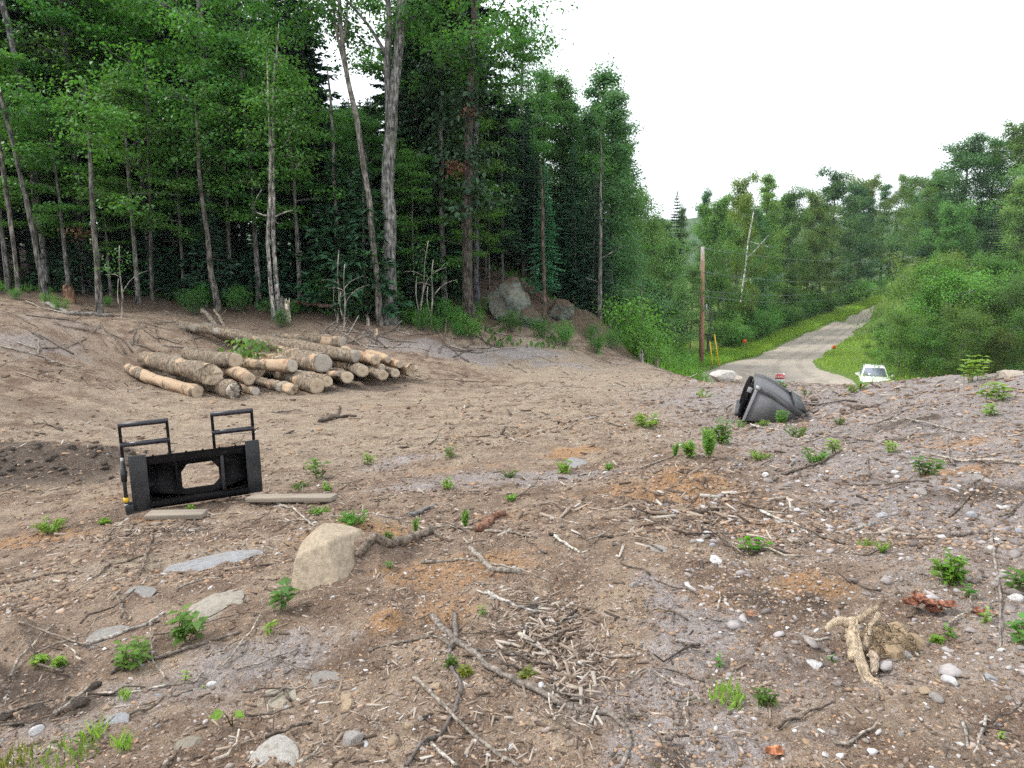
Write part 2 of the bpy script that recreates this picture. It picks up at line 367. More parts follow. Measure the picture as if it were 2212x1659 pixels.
M['rubber'] = mat_paint('tyre_rubber', (.02, .02, .02), .8, 0, .2)
M['chrome'] = mat_paint('grille_metal', (.25, .26, .28), .3, .8, .05)
M['lamp'] = mat_paint('headlamp_lens', (.22, .24, .27), .08, 0, .02)
M['orange'] = mat_paint('orange_marker_plastic', (.85, .10, .02), .6, 0, .1)
M['red'] = mat_paint('red_print', (.62, .03, .05), .6, 0, .05)
M['white'] = mat_paint('white_print', (.82, .82, .82), .6, 0, .05)
M['bluegrey'] = mat_paint('pale_blue_print', (.42, .52, .60), .6, 0, .05)
def mat_glass():
    t = NT('windscreen_glass'); return t.done(t.pbr((.16, .18, .24), .06, 0, .9))
M['glass'] = mat_glass()
def mat_pole():
    t = NT('creosoted_pole_wood'); o = t.coord(); n = t.noise(t.scale(o, (14, 14, .9)), 2, 5)
    sx = t.n('ShaderNodeSeparateXYZ'); t.l(o, sx.inputs[0])
    c = t.mix(n, (.21, .105, .07), (.46, .265, .18))
    c = t.mix(t.ramp(sx.outputs[2], 7.2, 8.8), c, t.mix(n, (.26, .24, .22), (.42, .40, .38)))
    c = t.mix(t.ramp(sx.outputs[2], 3.2, .4, 0, .55), c, (.05, .022, .016))
    return t.done(t.pbr(c, .85, 0, .2, t.bump(n, .4, .01)))
M['pole'] = mat_pole()
M['wire'] = mat_paint('wire', (.16, .17, .18), .5, .3, .1)
def mat_plank():
    t = NT('grey_weathered_plank'); o = t.coord(); n = t.noise(t.scale(o, (1.5, 22, 22)), 2, 5)
    return t.done(t.pbr(t.mix(n, (.12, .10, .08), (.36, .31, .25)), .85, 0, .2, t.bump(n, .5, .006)))
M['plank'] = mat_plank()
def mat_ground():
    t = NT('disturbed_soil'); p = t.pos()
    a = t.n('ShaderNodeVertexColor'); a.layer_name = 'zone'; s = t.n('ShaderNodeSeparateColor'); t.l(a.outputs[0], s.inputs[0])
    b = t.n('ShaderNodeVertexColor'); b.layer_name = 'cover'; s2 = t.n('ShaderNodeSeparateColor'); t.l(b.outputs[0], s2.inputs[0])
    big = t.noise(p, .45, 5, .6); mid = t.noise(p, 2.6, 6, .62); fine = t.noise(p, 16, 5, .7); grit = t.noise(p, 85, 3, .7)
    v1 = t.vor(p, 70, 'F1', 'Color'); sv = t.n('ShaderNodeSeparateColor'); t.l(v1, sv.inputs[0])
    c = t.mix(t.ramp(mid, .36, .66), (.175, .118, .083), (.385, .290, .212))
    c = t.mix(t.ramp(big, .45, .65, 0, .6), c, (.29, .208, .155))
    edge = t.math('MULTIPLY', t.math('SUBTRACT', t.math('ADD', mid, t.math('MULTIPLY', fine, .6)), .8), 1.1)
    def m(sock, lo=.12, hi=.72): return t.ramp(t.math('ADD', sock, edge), lo, hi)
    c = t.mix(t.ramp(mid, .3, .7, .4, 1), c, c)
    c = t.mix(t.math('MULTIPLY', m(s2.outputs[1]), .85), c, t.mix(fine, (.27, .21, .155), (.46, .375, .28)))   # packed pale clay of the flat
    c = t.mix(t.math('MULTIPLY', m(s.outputs[0]), .9), c, t.mix(fine, (.20, .172, .162), (.43, .385, .375)))  # grey stony silt
    c = t.mix(t.math('MULTIPLY', m(s.outputs[1]), .9), c, t.mix(fine, (.29, .15, .075), (.47, .29, .15)))    # rust and sand subsoil
    c = t.mix(m(s.outputs[2]), c, t.mix(fine, (.050, .038, .030), (.155, .113, .085)))                         # wet humus, with shade painted in under bucket and logs
    c = t.mix(m(s2.outputs[0]), c, t.mix(fine, (.050, .034, .022), (.15, .10, .068)))                         # forest floor
    c = t.mix(m(s2.outputs[2]), c, t.mix(fine, (.07, .12, .025), (.17, .25, .05)))                          # overgrown
    c = t.mix(t.ramp(fine, .3, .75, 0, .5), t.vary(c, fine, .55, 1.35), c)
    peb = t.ramp(sv.outputs[0], .72, .95, 0, .30)
    c = t.mix(t.math('MULTIPLY', peb, t.math('SUBTRACT', 1.0, s2.outputs[2])), c, t.mix(sv.outputs[1], (.20, .165, .14), (.50, .47, .45)))
    st = t.noise(t.scale(p, (.9, 5.5, 1)), 1.1, 5, .65, .4); c = t.vary(c, st, .72, 1.28)
    c = t.vary(c, grit, .45, 1.55)
    h = t.math('ADD', t.math('MULTIPLY', fine, 1.0), t.math('ADD', t.math('MULTIPLY', grit, .35), t.math('MULTIPLY', mid, 1.3)))
    return t.done(t.pbr(c, .93, 0, .15, t.bump(h, 1.0, .07)))
M['ground'] = mat_ground()
def mat_road():
    t = NT('gravel_road'); p = t.pos(); mid = t.noise(p, .8, 5); fine = t.noise(p, 9, 5, .7)
    uv = t.coord('UV'); sx = t.n('ShaderNodeSeparateXYZ'); t.l(uv, sx.inputs[0])
    w = t.math('SINE', t.math('MULTIPLY', t.math('ADD', sx.outputs[0], t.math('MULTIPLY', mid, .10)), 25.0))
    c = t.mix(fine, (.235, .205, .17), (.37, .33, .285)); c = t.mix(t.ramp(w, .2, .95, 0, .35), c, (.17, .14, .11)); c = t.mix(t.ramp(mid, .48, .68, 0, .7), c, (.38, .33, .27))
    return t.done(t.pbr(c, .95, 0, .1, t.bump(fine, .5, .05)))
M['road'] = mat_road()
def mat_rock():
    t = NT('lichen_rock'); o = t.pos(); n = t.noise(o, 2.2, 6, .65); f = t.noise(o, 14, 4)
    c = t.mix(t.ramp(n, .35, .65), (.025, .025, .022), (.19, .205, .175)); c = t.mix(t.ramp(f, .5, .7, 0, .6), c, (.17, .20, .15)); c = t.mix(t.ramp(n, .62, .7, 0, .6), c, (.15, .10, .06))
    g = t.n('ShaderNodeNewGeometry'); sz = t.n('ShaderNodeSeparateXYZ'); t.l(g.outputs['Normal'], sz.inputs[0])
    c = t.mix(t.ramp(t.math('ADD', sz.outputs[2], t.math('MULTIPLY', t.math('SUBTRACT', n, .5), 1.6)), .35, .7, 0, .95), c, t.mix(f, (.045, .03, .02), (.12, .085, .06)))
    return t.done(t.pbr(c, .9, 0, .15, t.bump(t.math('ADD', n, f), .8, .06)))
M['rock'] = mat_rock()
def mat_torn():
    t = NT('torn_root_wood'); o = t.coord(); n = t.noise(t.scale(o, (26, 26, 9)), 2.2, 6, .7, .6); n2 = t.noise(o, 14, 4)
    c = t.vary(t.ocol(), t.ramp(n, .3, .7), .7, 1.3); c = t.mix(t.ramp(n2, .6, .7, 0, .6), c, (.13, .09, .06))
    return t.done(t.pbr(c, .9, 0, .15, t.bump(n, .4, .006)))
M['torn'] = mat_torn()
def mat_hill():
    t = NT('wooded_hill'); n = t.noise(t.pos(), .06, 5); return t.done(t.pbr(t.mix(n, (.02, .04, .015), (.06, .10, .035)), .95, 0, .05))
M['hill'] = mat_hill()

# ------------------------------------------------------------------ world, sun
world = bpy.data.worlds.new("World"); SC.world = world; world.use_nodes = True
wt = world.node_tree; wt.nodes.clear()
wo = wt.nodes.new('ShaderNodeOutputWorld'); bg = wt.nodes.new('ShaderNodeBackground'); sky = wt.nodes.new('ShaderNodeTexSky'); sky.sky_type = 'NISHITA'
SUN_EL, SUN_AZ = R(48), R(-88)          # azimuth from +Y, clockwise seen from above
sky.sun_disc = False; sky.sun_elevation = SUN_EL; sky.sun_rotation = SUN_AZ; sky.air_density = 1.2; sky.dust_density = 4.0; sky.altitude = 300
cl = wt.nodes.new('ShaderNodeTexNoise'); cl.inputs['Scale'].default_value = 2.2; cl.inputs['Detail'].default_value = 6
tc = wt.nodes.new('ShaderNodeTexCoord'); wt.links.new(tc.outputs['Generated'], cl.inputs['Vector'])
mr = wt.nodes.new('ShaderNodeMapRange'); mr.inputs[1].default_value = .3; mr.inputs[2].default_value = .7; mr.inputs[3].default_value = .80; mr.inputs[4].default_value = 1.0; wt.links.new(cl.outputs['Fac'], mr.inputs[0])
mx = wt.nodes.new('ShaderNodeMix'); mx.data_type = 'RGBA'; wt.links.new(mr.outputs[0], mx.inputs[0]); wt.links.new(sky.outputs[0], mx.inputs[6]); mx.inputs[7].default_value = (9.3, 9.7, 10.1, 1)
wt.links.new(mx.outputs[2], bg.inputs['Color']); bg.inputs['Strength'].default_value = 0.085; wt.links.new(bg.outputs[0], wo.inputs['Surface'])
sl = bpy.data.lights.new('sun', 'SUN'); sl.energy = 1.5; sl.angle = R(10); sl.color = (1, .965, .91); sun = bpy.data.objects.new('sun', sl); COL.objects.link(sun)
sd = Vector((math.sin(SUN_AZ)*math.cos(SUN_EL), math.cos(SUN_AZ)*math.cos(SUN_EL), math.sin(SUN_EL)))
sun.rotation_euler = sd.to_track_quat('Z', 'Y').to_euler(); sun.location = (0, 0, 60)
vs = SC.view_settings; vs.view_transform = 'Standard'; vs.look = 'None'; vs.exposure = 1.32; vs.gamma = 1.0; vs.use_curve_mapping = False
SC.cycles.max_bounces = 6; SC.cycles.diffuse_bounces = 4; SC.cycles.glossy_bounces = 2; SC.cycles.transmission_bounces = 3; SC.cycles.transparent_max_bounces = 4
SC.cycles.use_adaptive_sampling = True; SC.cycles.adaptive_threshold = .02
SC.cycles.use_denoising = False; SC.cycles.sample_clamp_indirect = 8

# ------------------------------------------------------------------ ground sheet
def build_ground():
    th = np.concatenate([np.linspace(-180, -46, 50)[:-1], np.linspace(-46, 46, 900), np.linspace(46, 180, 50)[1:]])
    rs = [.25, .5, .8, 1.1, 1.35]; r = 1.5
    while r < 1300:
        rs.append(r)
        if r < 26: r += min(max(.012, .00125*r*r), .22)
        elif r < 130: r += .7
        else: r *= 1.12
    rs = np.array(rs); a = np.radians(th)
    X = np.outer(rs, np.sin(a)); Y = np.outer(rs, np.cos(a)); nr, nt = X.shape
    Z = H(X, Y).reshape(nr, nt)
    V = np.stack([X, Y, Z], -1).reshape(-1, 3)
    V = np.concatenate([V, [[0, 0, Z[0].mean()]]])
    i = np.arange(nr-1)[:, None]*nt; j = np.arange(nt-1)[None]
    Q = np.stack([i+j, i+nt+j, i+nt+j+1, i+j+1], -1).reshape(-1, 4)
    mb = MB(); T = np.stack([np.full(nt-1, nr*nt), np.arange(nt-1), np.arange(nt-1)+1], 1)
    mb.add(V, Q, T)
    me = mb.mesh('ground', M['ground'], True)
    x, y = V[:, 0], V[:, 1]; r = np.hypot(x, y)
    grey = .72*sstep(.3, 3.5, x-.05*y)*(1-sstep(13, 20, r)); sand = np.zeros(len(x)); dark = np.zeros(len(x))
    for (u, v, rx, ry, k) in [(1100,1030,1.6,.5,.8),(1050,1050,1.2,.35,.7),(1990,1090,1.2,.8,.75),(2100,1110,1.2,1.0,.9),(1500,1500,.5,.5,.5),(1300,1530,.35,.3,.6),(1420,1500,.3,.25,.7),(1520,1330,.35,.5,.9),(1480,1590,.35,.3,.9),(350,1500,.8,.3,.6),(500,1460,.7,.4,.6),(600,1430,.4,.3,.6),(100,1560,.5,.4,.4),
                             (980,690+75,2.0,.7,.8),(1150,765,2.5,.6,.8),(900,745,1.5,.6,.7),(1240,790,2,.5,.5),(860,1000,.7,.4,.6),(1700,1430,.5,.4,.45),(1250,1030,.9,.3,.7),(1900,830,2,.7,.6),(150,700,2,1,.4),(1640,1000,.7,.4,.6),(60,740,1.5,1.2,.5)]:
        grey = np.maximum(grey, k*blob(x, y, hit(u, v), rx, ry, 0, int(u)))
    for (u, v, rx, ry, k) in [(1225,977,.5,.28,1.0),(1500,1045,.55,.4,.95),(1400,1060,.6,.35,.8),(700,1150,.35,.3,.85),(800,1150,.3,.25,.8),(1000,1240,.5,.35,.75),(900,1250,.4,.3,.7),(1100,1200,.4,.3,.6),(950,1320,.45,.3,.6),(835,1345,.16,.12,1),(40,1170,.6,.25,.95),(340,1120,.3,.15,.8),
                              (1650,1130,.5,.3,.6),(1750,1270,.3,.2,.8),(2090,950,.5,.25,.6),(1120,1120,.5,.25,.5),(1000,1010,.6,.3,.35),(2090,1020,.5,.2,.8),(1560,1290,.3,.2,.5),(900,880,1.5,.5,.3),(300,1080,.6,.3,.4)]:
        sand = np.maximum(sand, k*blob(x, y, hit(u, v), rx, ry, 0, int(u)+5))
    for (u, v, rx, ry, k) in [(110,1005,1.7,.85,1.0),(30,960,1.2,.5,.8),(220,975,.6,.25,.9),(40,1030,.8,.4,.7),(720,898,.35,.15,1),(620,892,.3,.12,.9),(1730,906,.4,.3,.95),(30,1490,.4,.25,.9),(100,1530,.35,.15,.8),(1700,1300,.25,.14,.9),(1640,1290,.25,.15,.6),(1800,1335,.2,.12,.7),(780,1050,.5,.25,.5),(350,1150,.5,.2,.6),  # mud and humus, plus shade painted on the soil beside the bucket tip
                              (2000,1160,.5,.25,.6),(2150,1060,.5,.3,.65),(1950,910,.6,.2,.6),(1500,860,.5,.2,.4),(1950,950,.5,.2,.6),(560,840,2.2,1.0,.75),(760,836,1.5,.8,.7),(360,835,1.0,.6,.6),(100,880,1.8,.6,.35),(2050,1640,.3,.2,.55),(1450,1640,.15,.15,.5)]:  # broad patches under the log pile paint its shade into the soil
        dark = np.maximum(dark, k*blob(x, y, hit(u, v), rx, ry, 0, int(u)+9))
    # forest floor behind the felled edge; overgrown ground towards the road
    edge_u = np.array([-400, 0, 200, 450, 700, 840, 950, 1050, 1150, 1300, 1400, 1480])
    edge_y = np.array([17.5, 17.5, 18.5, 19.2, 19.6, 20.6, 21.2, 21.8, 22.6, 23.0, 21.3, 19.5])
    uu = np.where(y > 1, x/np.maximum(y, 1)*FPX/CP*.97+CU, -400)
    forest = sstep(-.8, 1.2, y-np.interp(uu, edge_u, edge_y))*(1-sstep(1500, 1560, uu))*(y > 5)
    green = sstep(20, 26, y-.25*x)*sstep(0, 5, x-1.0)*sstep(17, 22, r)
    green = np.maximum(green, sstep(60, 90, r))
    clay = (1-sstep(13.5, 21, y))*sstep(5.5, 9, y)*sstep(-11, -6, x)*(1-sstep(1.5, 6, x+.0*y))*.5
    clay = np.maximum(clay, .95*blob(x, y, hit(1200, 845), 4.0, 2.0, 0, 77)); clay = np.maximum(clay, .8*blob(x, y, hit(600, 930), 2.5, .9, 0, 78)); clay = np.maximum(clay, .8*blob(x, y, hit(30, 1040), 1.6, .9, 0, 79)); clay = np.maximum(clay, .85*blob(x, y, hit(1230, 795), 4.2, 2.6, -.5, 81)); clay = np.maximum(clay, .7*blob(x, y, hit(250, 1230), 1.5, .5, .3, 80))
    n = len(x); one = np.ones(n)
    for nm, (A, B, Cc) in (('zone', (grey, sand, dark)), ('cover', (forest, clay, green))):
        ca = me.color_attributes.new(nm, 'FLOAT_COLOR', 'POINT'); ca.data.foreach_set('color', np.stack([A, B, Cc, one], 1).astype(np.float32).ravel())
    o = obj('ground', me); o['kind'] = 'structure'
    return o
build_ground()
# ================================================================== made things
def frame_between(A, B, up=(0, 0, 1)):
    X = (B-A)/np.linalg.norm(B-A); Yv = np.cross(np.array(up), X); Yv /= np.linalg.norm(Yv); Z = np.cross(X, Yv)
    return np.stack([X, Yv, Z], 1)
def place(o, loc, Rm):
    m = Matrix([[*map(float, Rm[i]), float(loc[i])] for i in range(3)]+[[0, 0, 0, 1]]); o.matrix_world = m

# ---------------- pallet fork carriage
A = hit(292, 1106); B = hit(566, 1062); A = A+np.array([0, 0, .01])
B = W(566, 1062, A[1]+.52)
Wd = float(np.linalg.norm(B-A)); Rm = frame_between(A, B)
fk = empty('fork_carriage', (0, 0, 0)); place(fk, A, Rm)
tag(fk, 'black steel pallet fork carriage with two tall guards standing on planks in the clearing', 'loader attachment')
hgt = .56*Wd/1.2
def sx(a): return a*Wd
m = MB(); m.box((sx(.055), -.012, hgt*.5), (sx(.13), .016, hgt)); m.box((sx(-.005), .03, hgt*.5), (.014, .085, hgt*.97)); p = m.build('end_plate', M['greysteel'], fk, bevel=.003)
m = MB(); m.box((sx(.945), -.012, hgt*.52), (sx(.115), .016, hgt*1.02)); m.box((sx(1.0), .03, hgt*.5), (.014, .085, hgt*.97)); m.build('end_plate', M['greysteel'], fk, bevel=.003)
# face plate with the chamfered viewing hole
m = MB(); x0, x1, z0, z1 = sx(.05), sx(.95), hgt*.12, hgt*.88
hx0, hx1, hz0, hz1, ch = sx(.37), sx(.665), hgt*.245, hgt*.70, .055
hole = [(hx0+ch, hz0), (hx1-ch, hz0), (hx1, hz0+ch), (hx1, hz1-ch*1.3), (hx1-ch, hz1), (hx0+ch, hz1), (hx0, hz1-ch*1.3), (hx0, hz0+ch*.3)]
hole[0] = (hx0+.02, hz0)
outr = [(hx0+ch, z0), (hx1-ch, z0), (x1, z0+.1), (x1, z1-.1), (hx1-ch, z1), (hx0+ch, z1), (x0, z1-.1), (x0, z0+.1)]
V = [(x, .06, z) for x, z in hole]+[(x, .06, z) for x, z in outr]+[(x0, .06, z0), (x1, .06, z0), (x1, .06, z1), (x0, .06, z1)]
m.add(V, [(i, (i+1) % 8, 8+(i+1) % 8, 8+i) for i in range(8)], [(9, 17, 10), (11, 18, 12), (13, 19, 14), (15, 16, 8)])
m.build('face_plate', M['black'], fk, solid=.012)
m = MB(); m.box((sx(.5), .035, hgt*.855), (sx(.78), .05, hgt*.12)); m.box((sx(.5), .015, hgt*.925), (sx(.78), .014, hgt*.05))
for q in (.17, .30, .42, .55, .68, .81): m.box((sx(q), .008, hgt*.955), (.018, .02, .02))
m.build('top_rail', M['black'], fk, bevel=.003)
m = MB(); m.box((sx(.5), .03, hgt*.055), (sx(.80), .06, hgt*.13)); m.box((sx(.5), -.015, hgt*.115), (sx(.79), .05, .012)); m.box((sx(.5), -.045, hgt*.085), (sx(.79), .012, hgt*.06)); m.build('bottom_rail', M['black'], fk, bevel=.003)
m = MB(); m.box((sx(.695), .035, hgt*.47), (.028, .05, hgt*.66)); m.build('rib', M['greysteel'], fk, bevel=.002)
m = MB(); m.box((sx(.335), .04, hgt*.47), (.02, .04, hgt*.66)); m.build('rib', M['black'], fk, bevel=.002)
for (xa, xb, zb, zt, mid) in ((-.055, .30, -.02, 1.49, 1.13), (.655, .985, .35, 1.52, 1.17)):
    for xq, lo, zs in ((xb, .5, .60), (xa, .45, .62)):
        g = MB(); g.box((sx(xq), .20, hgt*(zb+lo+zt)/2), (.026, .03, hgt*(zt-zb-lo))); g.box((sx(xq)+(.012 if xq == xa else 0), .13, hgt*zs), (.026, .16, .03)); g.build('guard_post', M['black'], fk, bevel=.003)
    for zz in (zt, mid):
        r = MB(); r.tube([(sx(xa)-.012, .195, hgt*zz), (sx(xb)+.012, .195, hgt*zz)], .024, 12); r.build('crossbar', M['blackrail'], fk)
r = MB(); r.tube([(sx(-.055), .03, -.01), (sx(-.055), .03, hgt*.92)], .017, 10); r.tube([(sx(-.055), .03, hgt*.55), (sx(-.055), .03, hgt*.80)], .026, 10); rod = r.build('latch_rod', M['greysteel'], fk)
r = MB(); r.tube([(sx(-.055), .03, hgt*.17), (sx(-.055), .03, hgt*.25)], .024, 10); y = r.build('tag', M['yellow'], rod); y['label'] = 'yellow tag wrapped round the rod'
for za, zc, rq in ((.08, .14, .020), (.84, .97, .013)): r = MB(); r.tube([(sx(-.055), .03, hgt*za), (sx(-.055), .03, hgt*zc)], rq, 10); r.build('collar', M['bright'], rod)
m = MB(); m.box((sx(-.02), .03, hgt*.03), (.10, .10, .10)); m.box((sx(-.02), .03, hgt*.14), (.08, .03, .02)); m.build('foot', M['greysteel'], fk, bevel=.004)

def plank(p0, p1, w, t, label):
    p0 = np.array(p0); p1 = np.array(p1); L = float(np.linalg.norm(p1-p0)); m = MB(); m.box((L/2, 0, 0), (L, w, t))
    o = m.build('plank', M['plank'], None, bevel=.004); place(o, p0, frame_between(p0, p1)); tag(o, label, 'plank')
a, b = hit(318, 1122), hit(440, 1120); plank(a+[0, .02, .035], b+[0, .03, .03], .15, .045, 'grey weathered plank on the ground beneath the left plate of the fork carriage')
a, b = hit(538, 1086), hit(722, 1083); plank(a+[0, .02, .035], b+[0, .02, .03], .13, .045, 'long grey plank sticking out from under the right plate of the fork carriage')

# ---------------- upturned loader bucket
A = hit(1603, 916); A = A+np.array([0, 0, .05]); k = ppm(A[1], A[2])
bk = empty('loader_bucket', A, R(-19)); tag(bk, 'scuffed black steel loader bucket lying upside down on the edge of the clearing', 'loader bucket')
def bp(u, v): return ((u-1595)/k, (908-v)/k)
arc = [bp(*q) for q in [(1617,830),(1632,833),(1648,839),(1663,847),(1678,857),(1693,868),(1706,876),(1716,884)]]
side = [bp(1595, 908)]+[bp(1621, 842)]+[(x-.010*i*.3, z-.065) for i, (x, z) in enumerate(arc[1:-1])]+[bp(1703, 893), bp(1666, 907)]
WB = 1.25
def arcsheet(off0, off1, y0, y1):
    P = np.array(arc); T = np.gradient(P, axis=0); T /= np.linalg.norm(T, axis=1)[:, None]; Nn = np.stack([-T[:, 1], T[:, 0]], 1)
    a = P+Nn*off0; b = P+Nn*off1; return [tuple(q) for q in a]+[tuple(q) for q in b[::-1]]
m = MB(); m.prism(arcsheet(-.06, -.035, 0, 0), .0, WB); m.build('back_sheet', M['bucket'], bk)
for y0 in (-.012, WB-.003):
    m = MB(); m.prism(side, y0, y0+.015); s_ = m.build('side_plate', M['sideplate'], bk)
    m = MB(); m.prism(arcsheet(-.085, .0, 0, 0), y0-.012 if y0 < 1 else y0+.005, y0+.012 if y0 < 1 else y0+.06); m.build('rim', M['bucket'], s_)
m = MB(); m.prism([bp(1598, 908), bp(1623, 841), bp(1617, 838), bp(1592, 908)], .0, WB); m.build('floor_sheet', M['black'], bk)
m = MB(); m.prism([bp(1594, 909), bp(1600, 909), bp(1625, 836), bp(1619, 834)], -.025, .02); m.build('edge_strip', M['bright'], bk, bevel=.003)
m = MB(); m.prism([bp(1722, 881), bp(1700, 868), bp(1698, 872), bp(1719, 886)], -.02, WB+.02); m.build('cutting_edge', M['greysteel'], bk)
for y0 in (.10, .26, WB-.30, WB-.14):
    m = MB(); m.prism([bp(1614, 836), bp(1594, 905), bp(1586, 906), bp(1585, 898), bp(1592, 868), bp(1599, 846), bp(1606, 834)], y0, y0+.04); m.build('hitch_rib', M['black'], bk)
m = MB(); m.box((bp(1584, 900)[0], .7, bp(1584, 900)[1]), (.07, WB*.9, .05)); m.build('hitch_bar', M['greysteel'], bk, bevel=.004)
m = MB(); m.box((bp(1607, 843)[0], .10, bp(1607, 843)[1]), (.06, .10, .07), np.array(Matrix.Rotation(R(20), 3, 'Y'))); m.build('bracket', M['bright'], bk, bevel=.004)
m = MB(); m.prism([bp(1620, 830), bp(1629, 833), bp(1628, 842), bp(1618, 838)], -.04, .015); m.build('corner_gusset', M['bright'], bk)

# ---------------- log pile
LOGS = [ # far end (u,v,Y) near end (u,v,Y) diameters in photo units, bare wood threshold, label
 ((277,790,15.2),(427,838,13.35),22,27,.47,'slim half-barked log lying lowest at the near left front of the pile'),
 ((312,776,15.6),(455,809,13.5),32,50,.60,'thick crusty log with torn orange end, second from the left front'),
 ((405,764,16.4),(507,779,14.6),27,36,.62,'rough grey log with hollow ringed end above the middle left'),
 ((392,815,14.9),(505,838,13.2),30,38,.60,'splintered stump ended log on the ground below the thick crusty log'),
 ((470,796,15.4),(538,819,13.7),26,29,.44,'short bare tan log lying right of the splintered stump end'),
 ((506,826,14.3),(551,833,13.5),18,18,.50,'thinnest small round log on the ground at the front'),
 ((443,711,18.3),(770,770,15.4),27,31,.66,'longest grey barked log lying across the top of the pile'),
 ((397,740,17.8),(640,762,16.4),19,24,.58,'dark straight log with pale tip under the longest log'),
 ((585,732,18.2),(740,740,17.4),24,27,.52,'upper back log with clean round sawn end beside the brush bank'),
 ((500,782,15.9),(632,790,14.3),22,28,.44,'pale crooked log with grey cut end at the centre of the heap'),
 ((612,762,16.6),(697,785,14.9),32,48,.58,'widest butt log with ragged dark ring in its cut face'),
 ((540,816,15.0),(634,832,13.6),22,25,.47,'low reddish log with split hollow end on the ground'),
 ((605,801,15.6),(684,826,13.7),28,39,.52,'stout tapering log with large grey cut face at the front centre'),
 ((660,812,15.4),(707,824,13.9),20,24,.55,'stubby log with tan oval end right of the large grey face'),
 ((690,800,15.8),(732,808,14.4),13,14,.48,'small bright round log end wedged above the stubby log'),
 ((700,806,15.9),(750,815,14.3),24,28,.62,'dark weathered log end low in the right centre of the pile'),
 ((745,758,17.3),(812,777,15.3),20,24,.34,'bare yellow log with big ringed end on the right shoulder'),
 ((795,763,17.3),(838,777,15.7),15,16,.38,'little stripped log just right of the bare yellow log'),
 ((745,803,16.6),(827,811,14.9),26,25,.70,'dark barked log with white oval end low on the right side'),
 ((800,795,16.8),(853,806,15.3),20,22,.55,'mossy log with grey split end near the right tip of the pile'),
 ((815,775,17.2),(864,787,15.6),14,18,.40,'peeled sapling log pointing right beneath the pile crest'),
 ((850,790,16.9),(891,801,15.7),22,30,.42,'ragged orange split log at the extreme right end of the pile'),
 ((540,770,16.6),(612,779,15.3),22,24,.46,'rounded tan log end under the leafy sprig'),
 ((760,785,17.0),(825,793,15.3),15,16,.44,'slender reddish log between the white oval end and the bare yellow log'),
 ((715,782,16.9),(783,802,14.9),24,29,.66,'dark grey log with shadowed end under the longest log'),
 ((560,800,15.9),(660,812,14.6),22,24,.60,'half hidden barked log behind the low reddish log'),
 ((640,775,17.2),(760,792,15.6),22,24,.60,'half hidden log beneath the longest log in the right centre'),
 ((430,785,16.3),(560,806,15.0),22,24,.62,'half hidden log behind the short bare tan log'),
]
frng = np.random.default_rng(4)
for q in range(14):
    u = 545+q*22+frng.uniform(-8, 8); v = frng.uniform(775, 806) if q > 1 else 800
    LOGS.append(((u-70, v-14, 16.6+.02*q+frng.uniform(0, .4)), (u, v, 15.0+.06*q+frng.uniform(0, .3)), 13, frng.uniform(13, 19), frng.uniform(.4, .62), 'small log packed deep between the larger logs of the pile'))
lrng = np.random.default_rng(11)
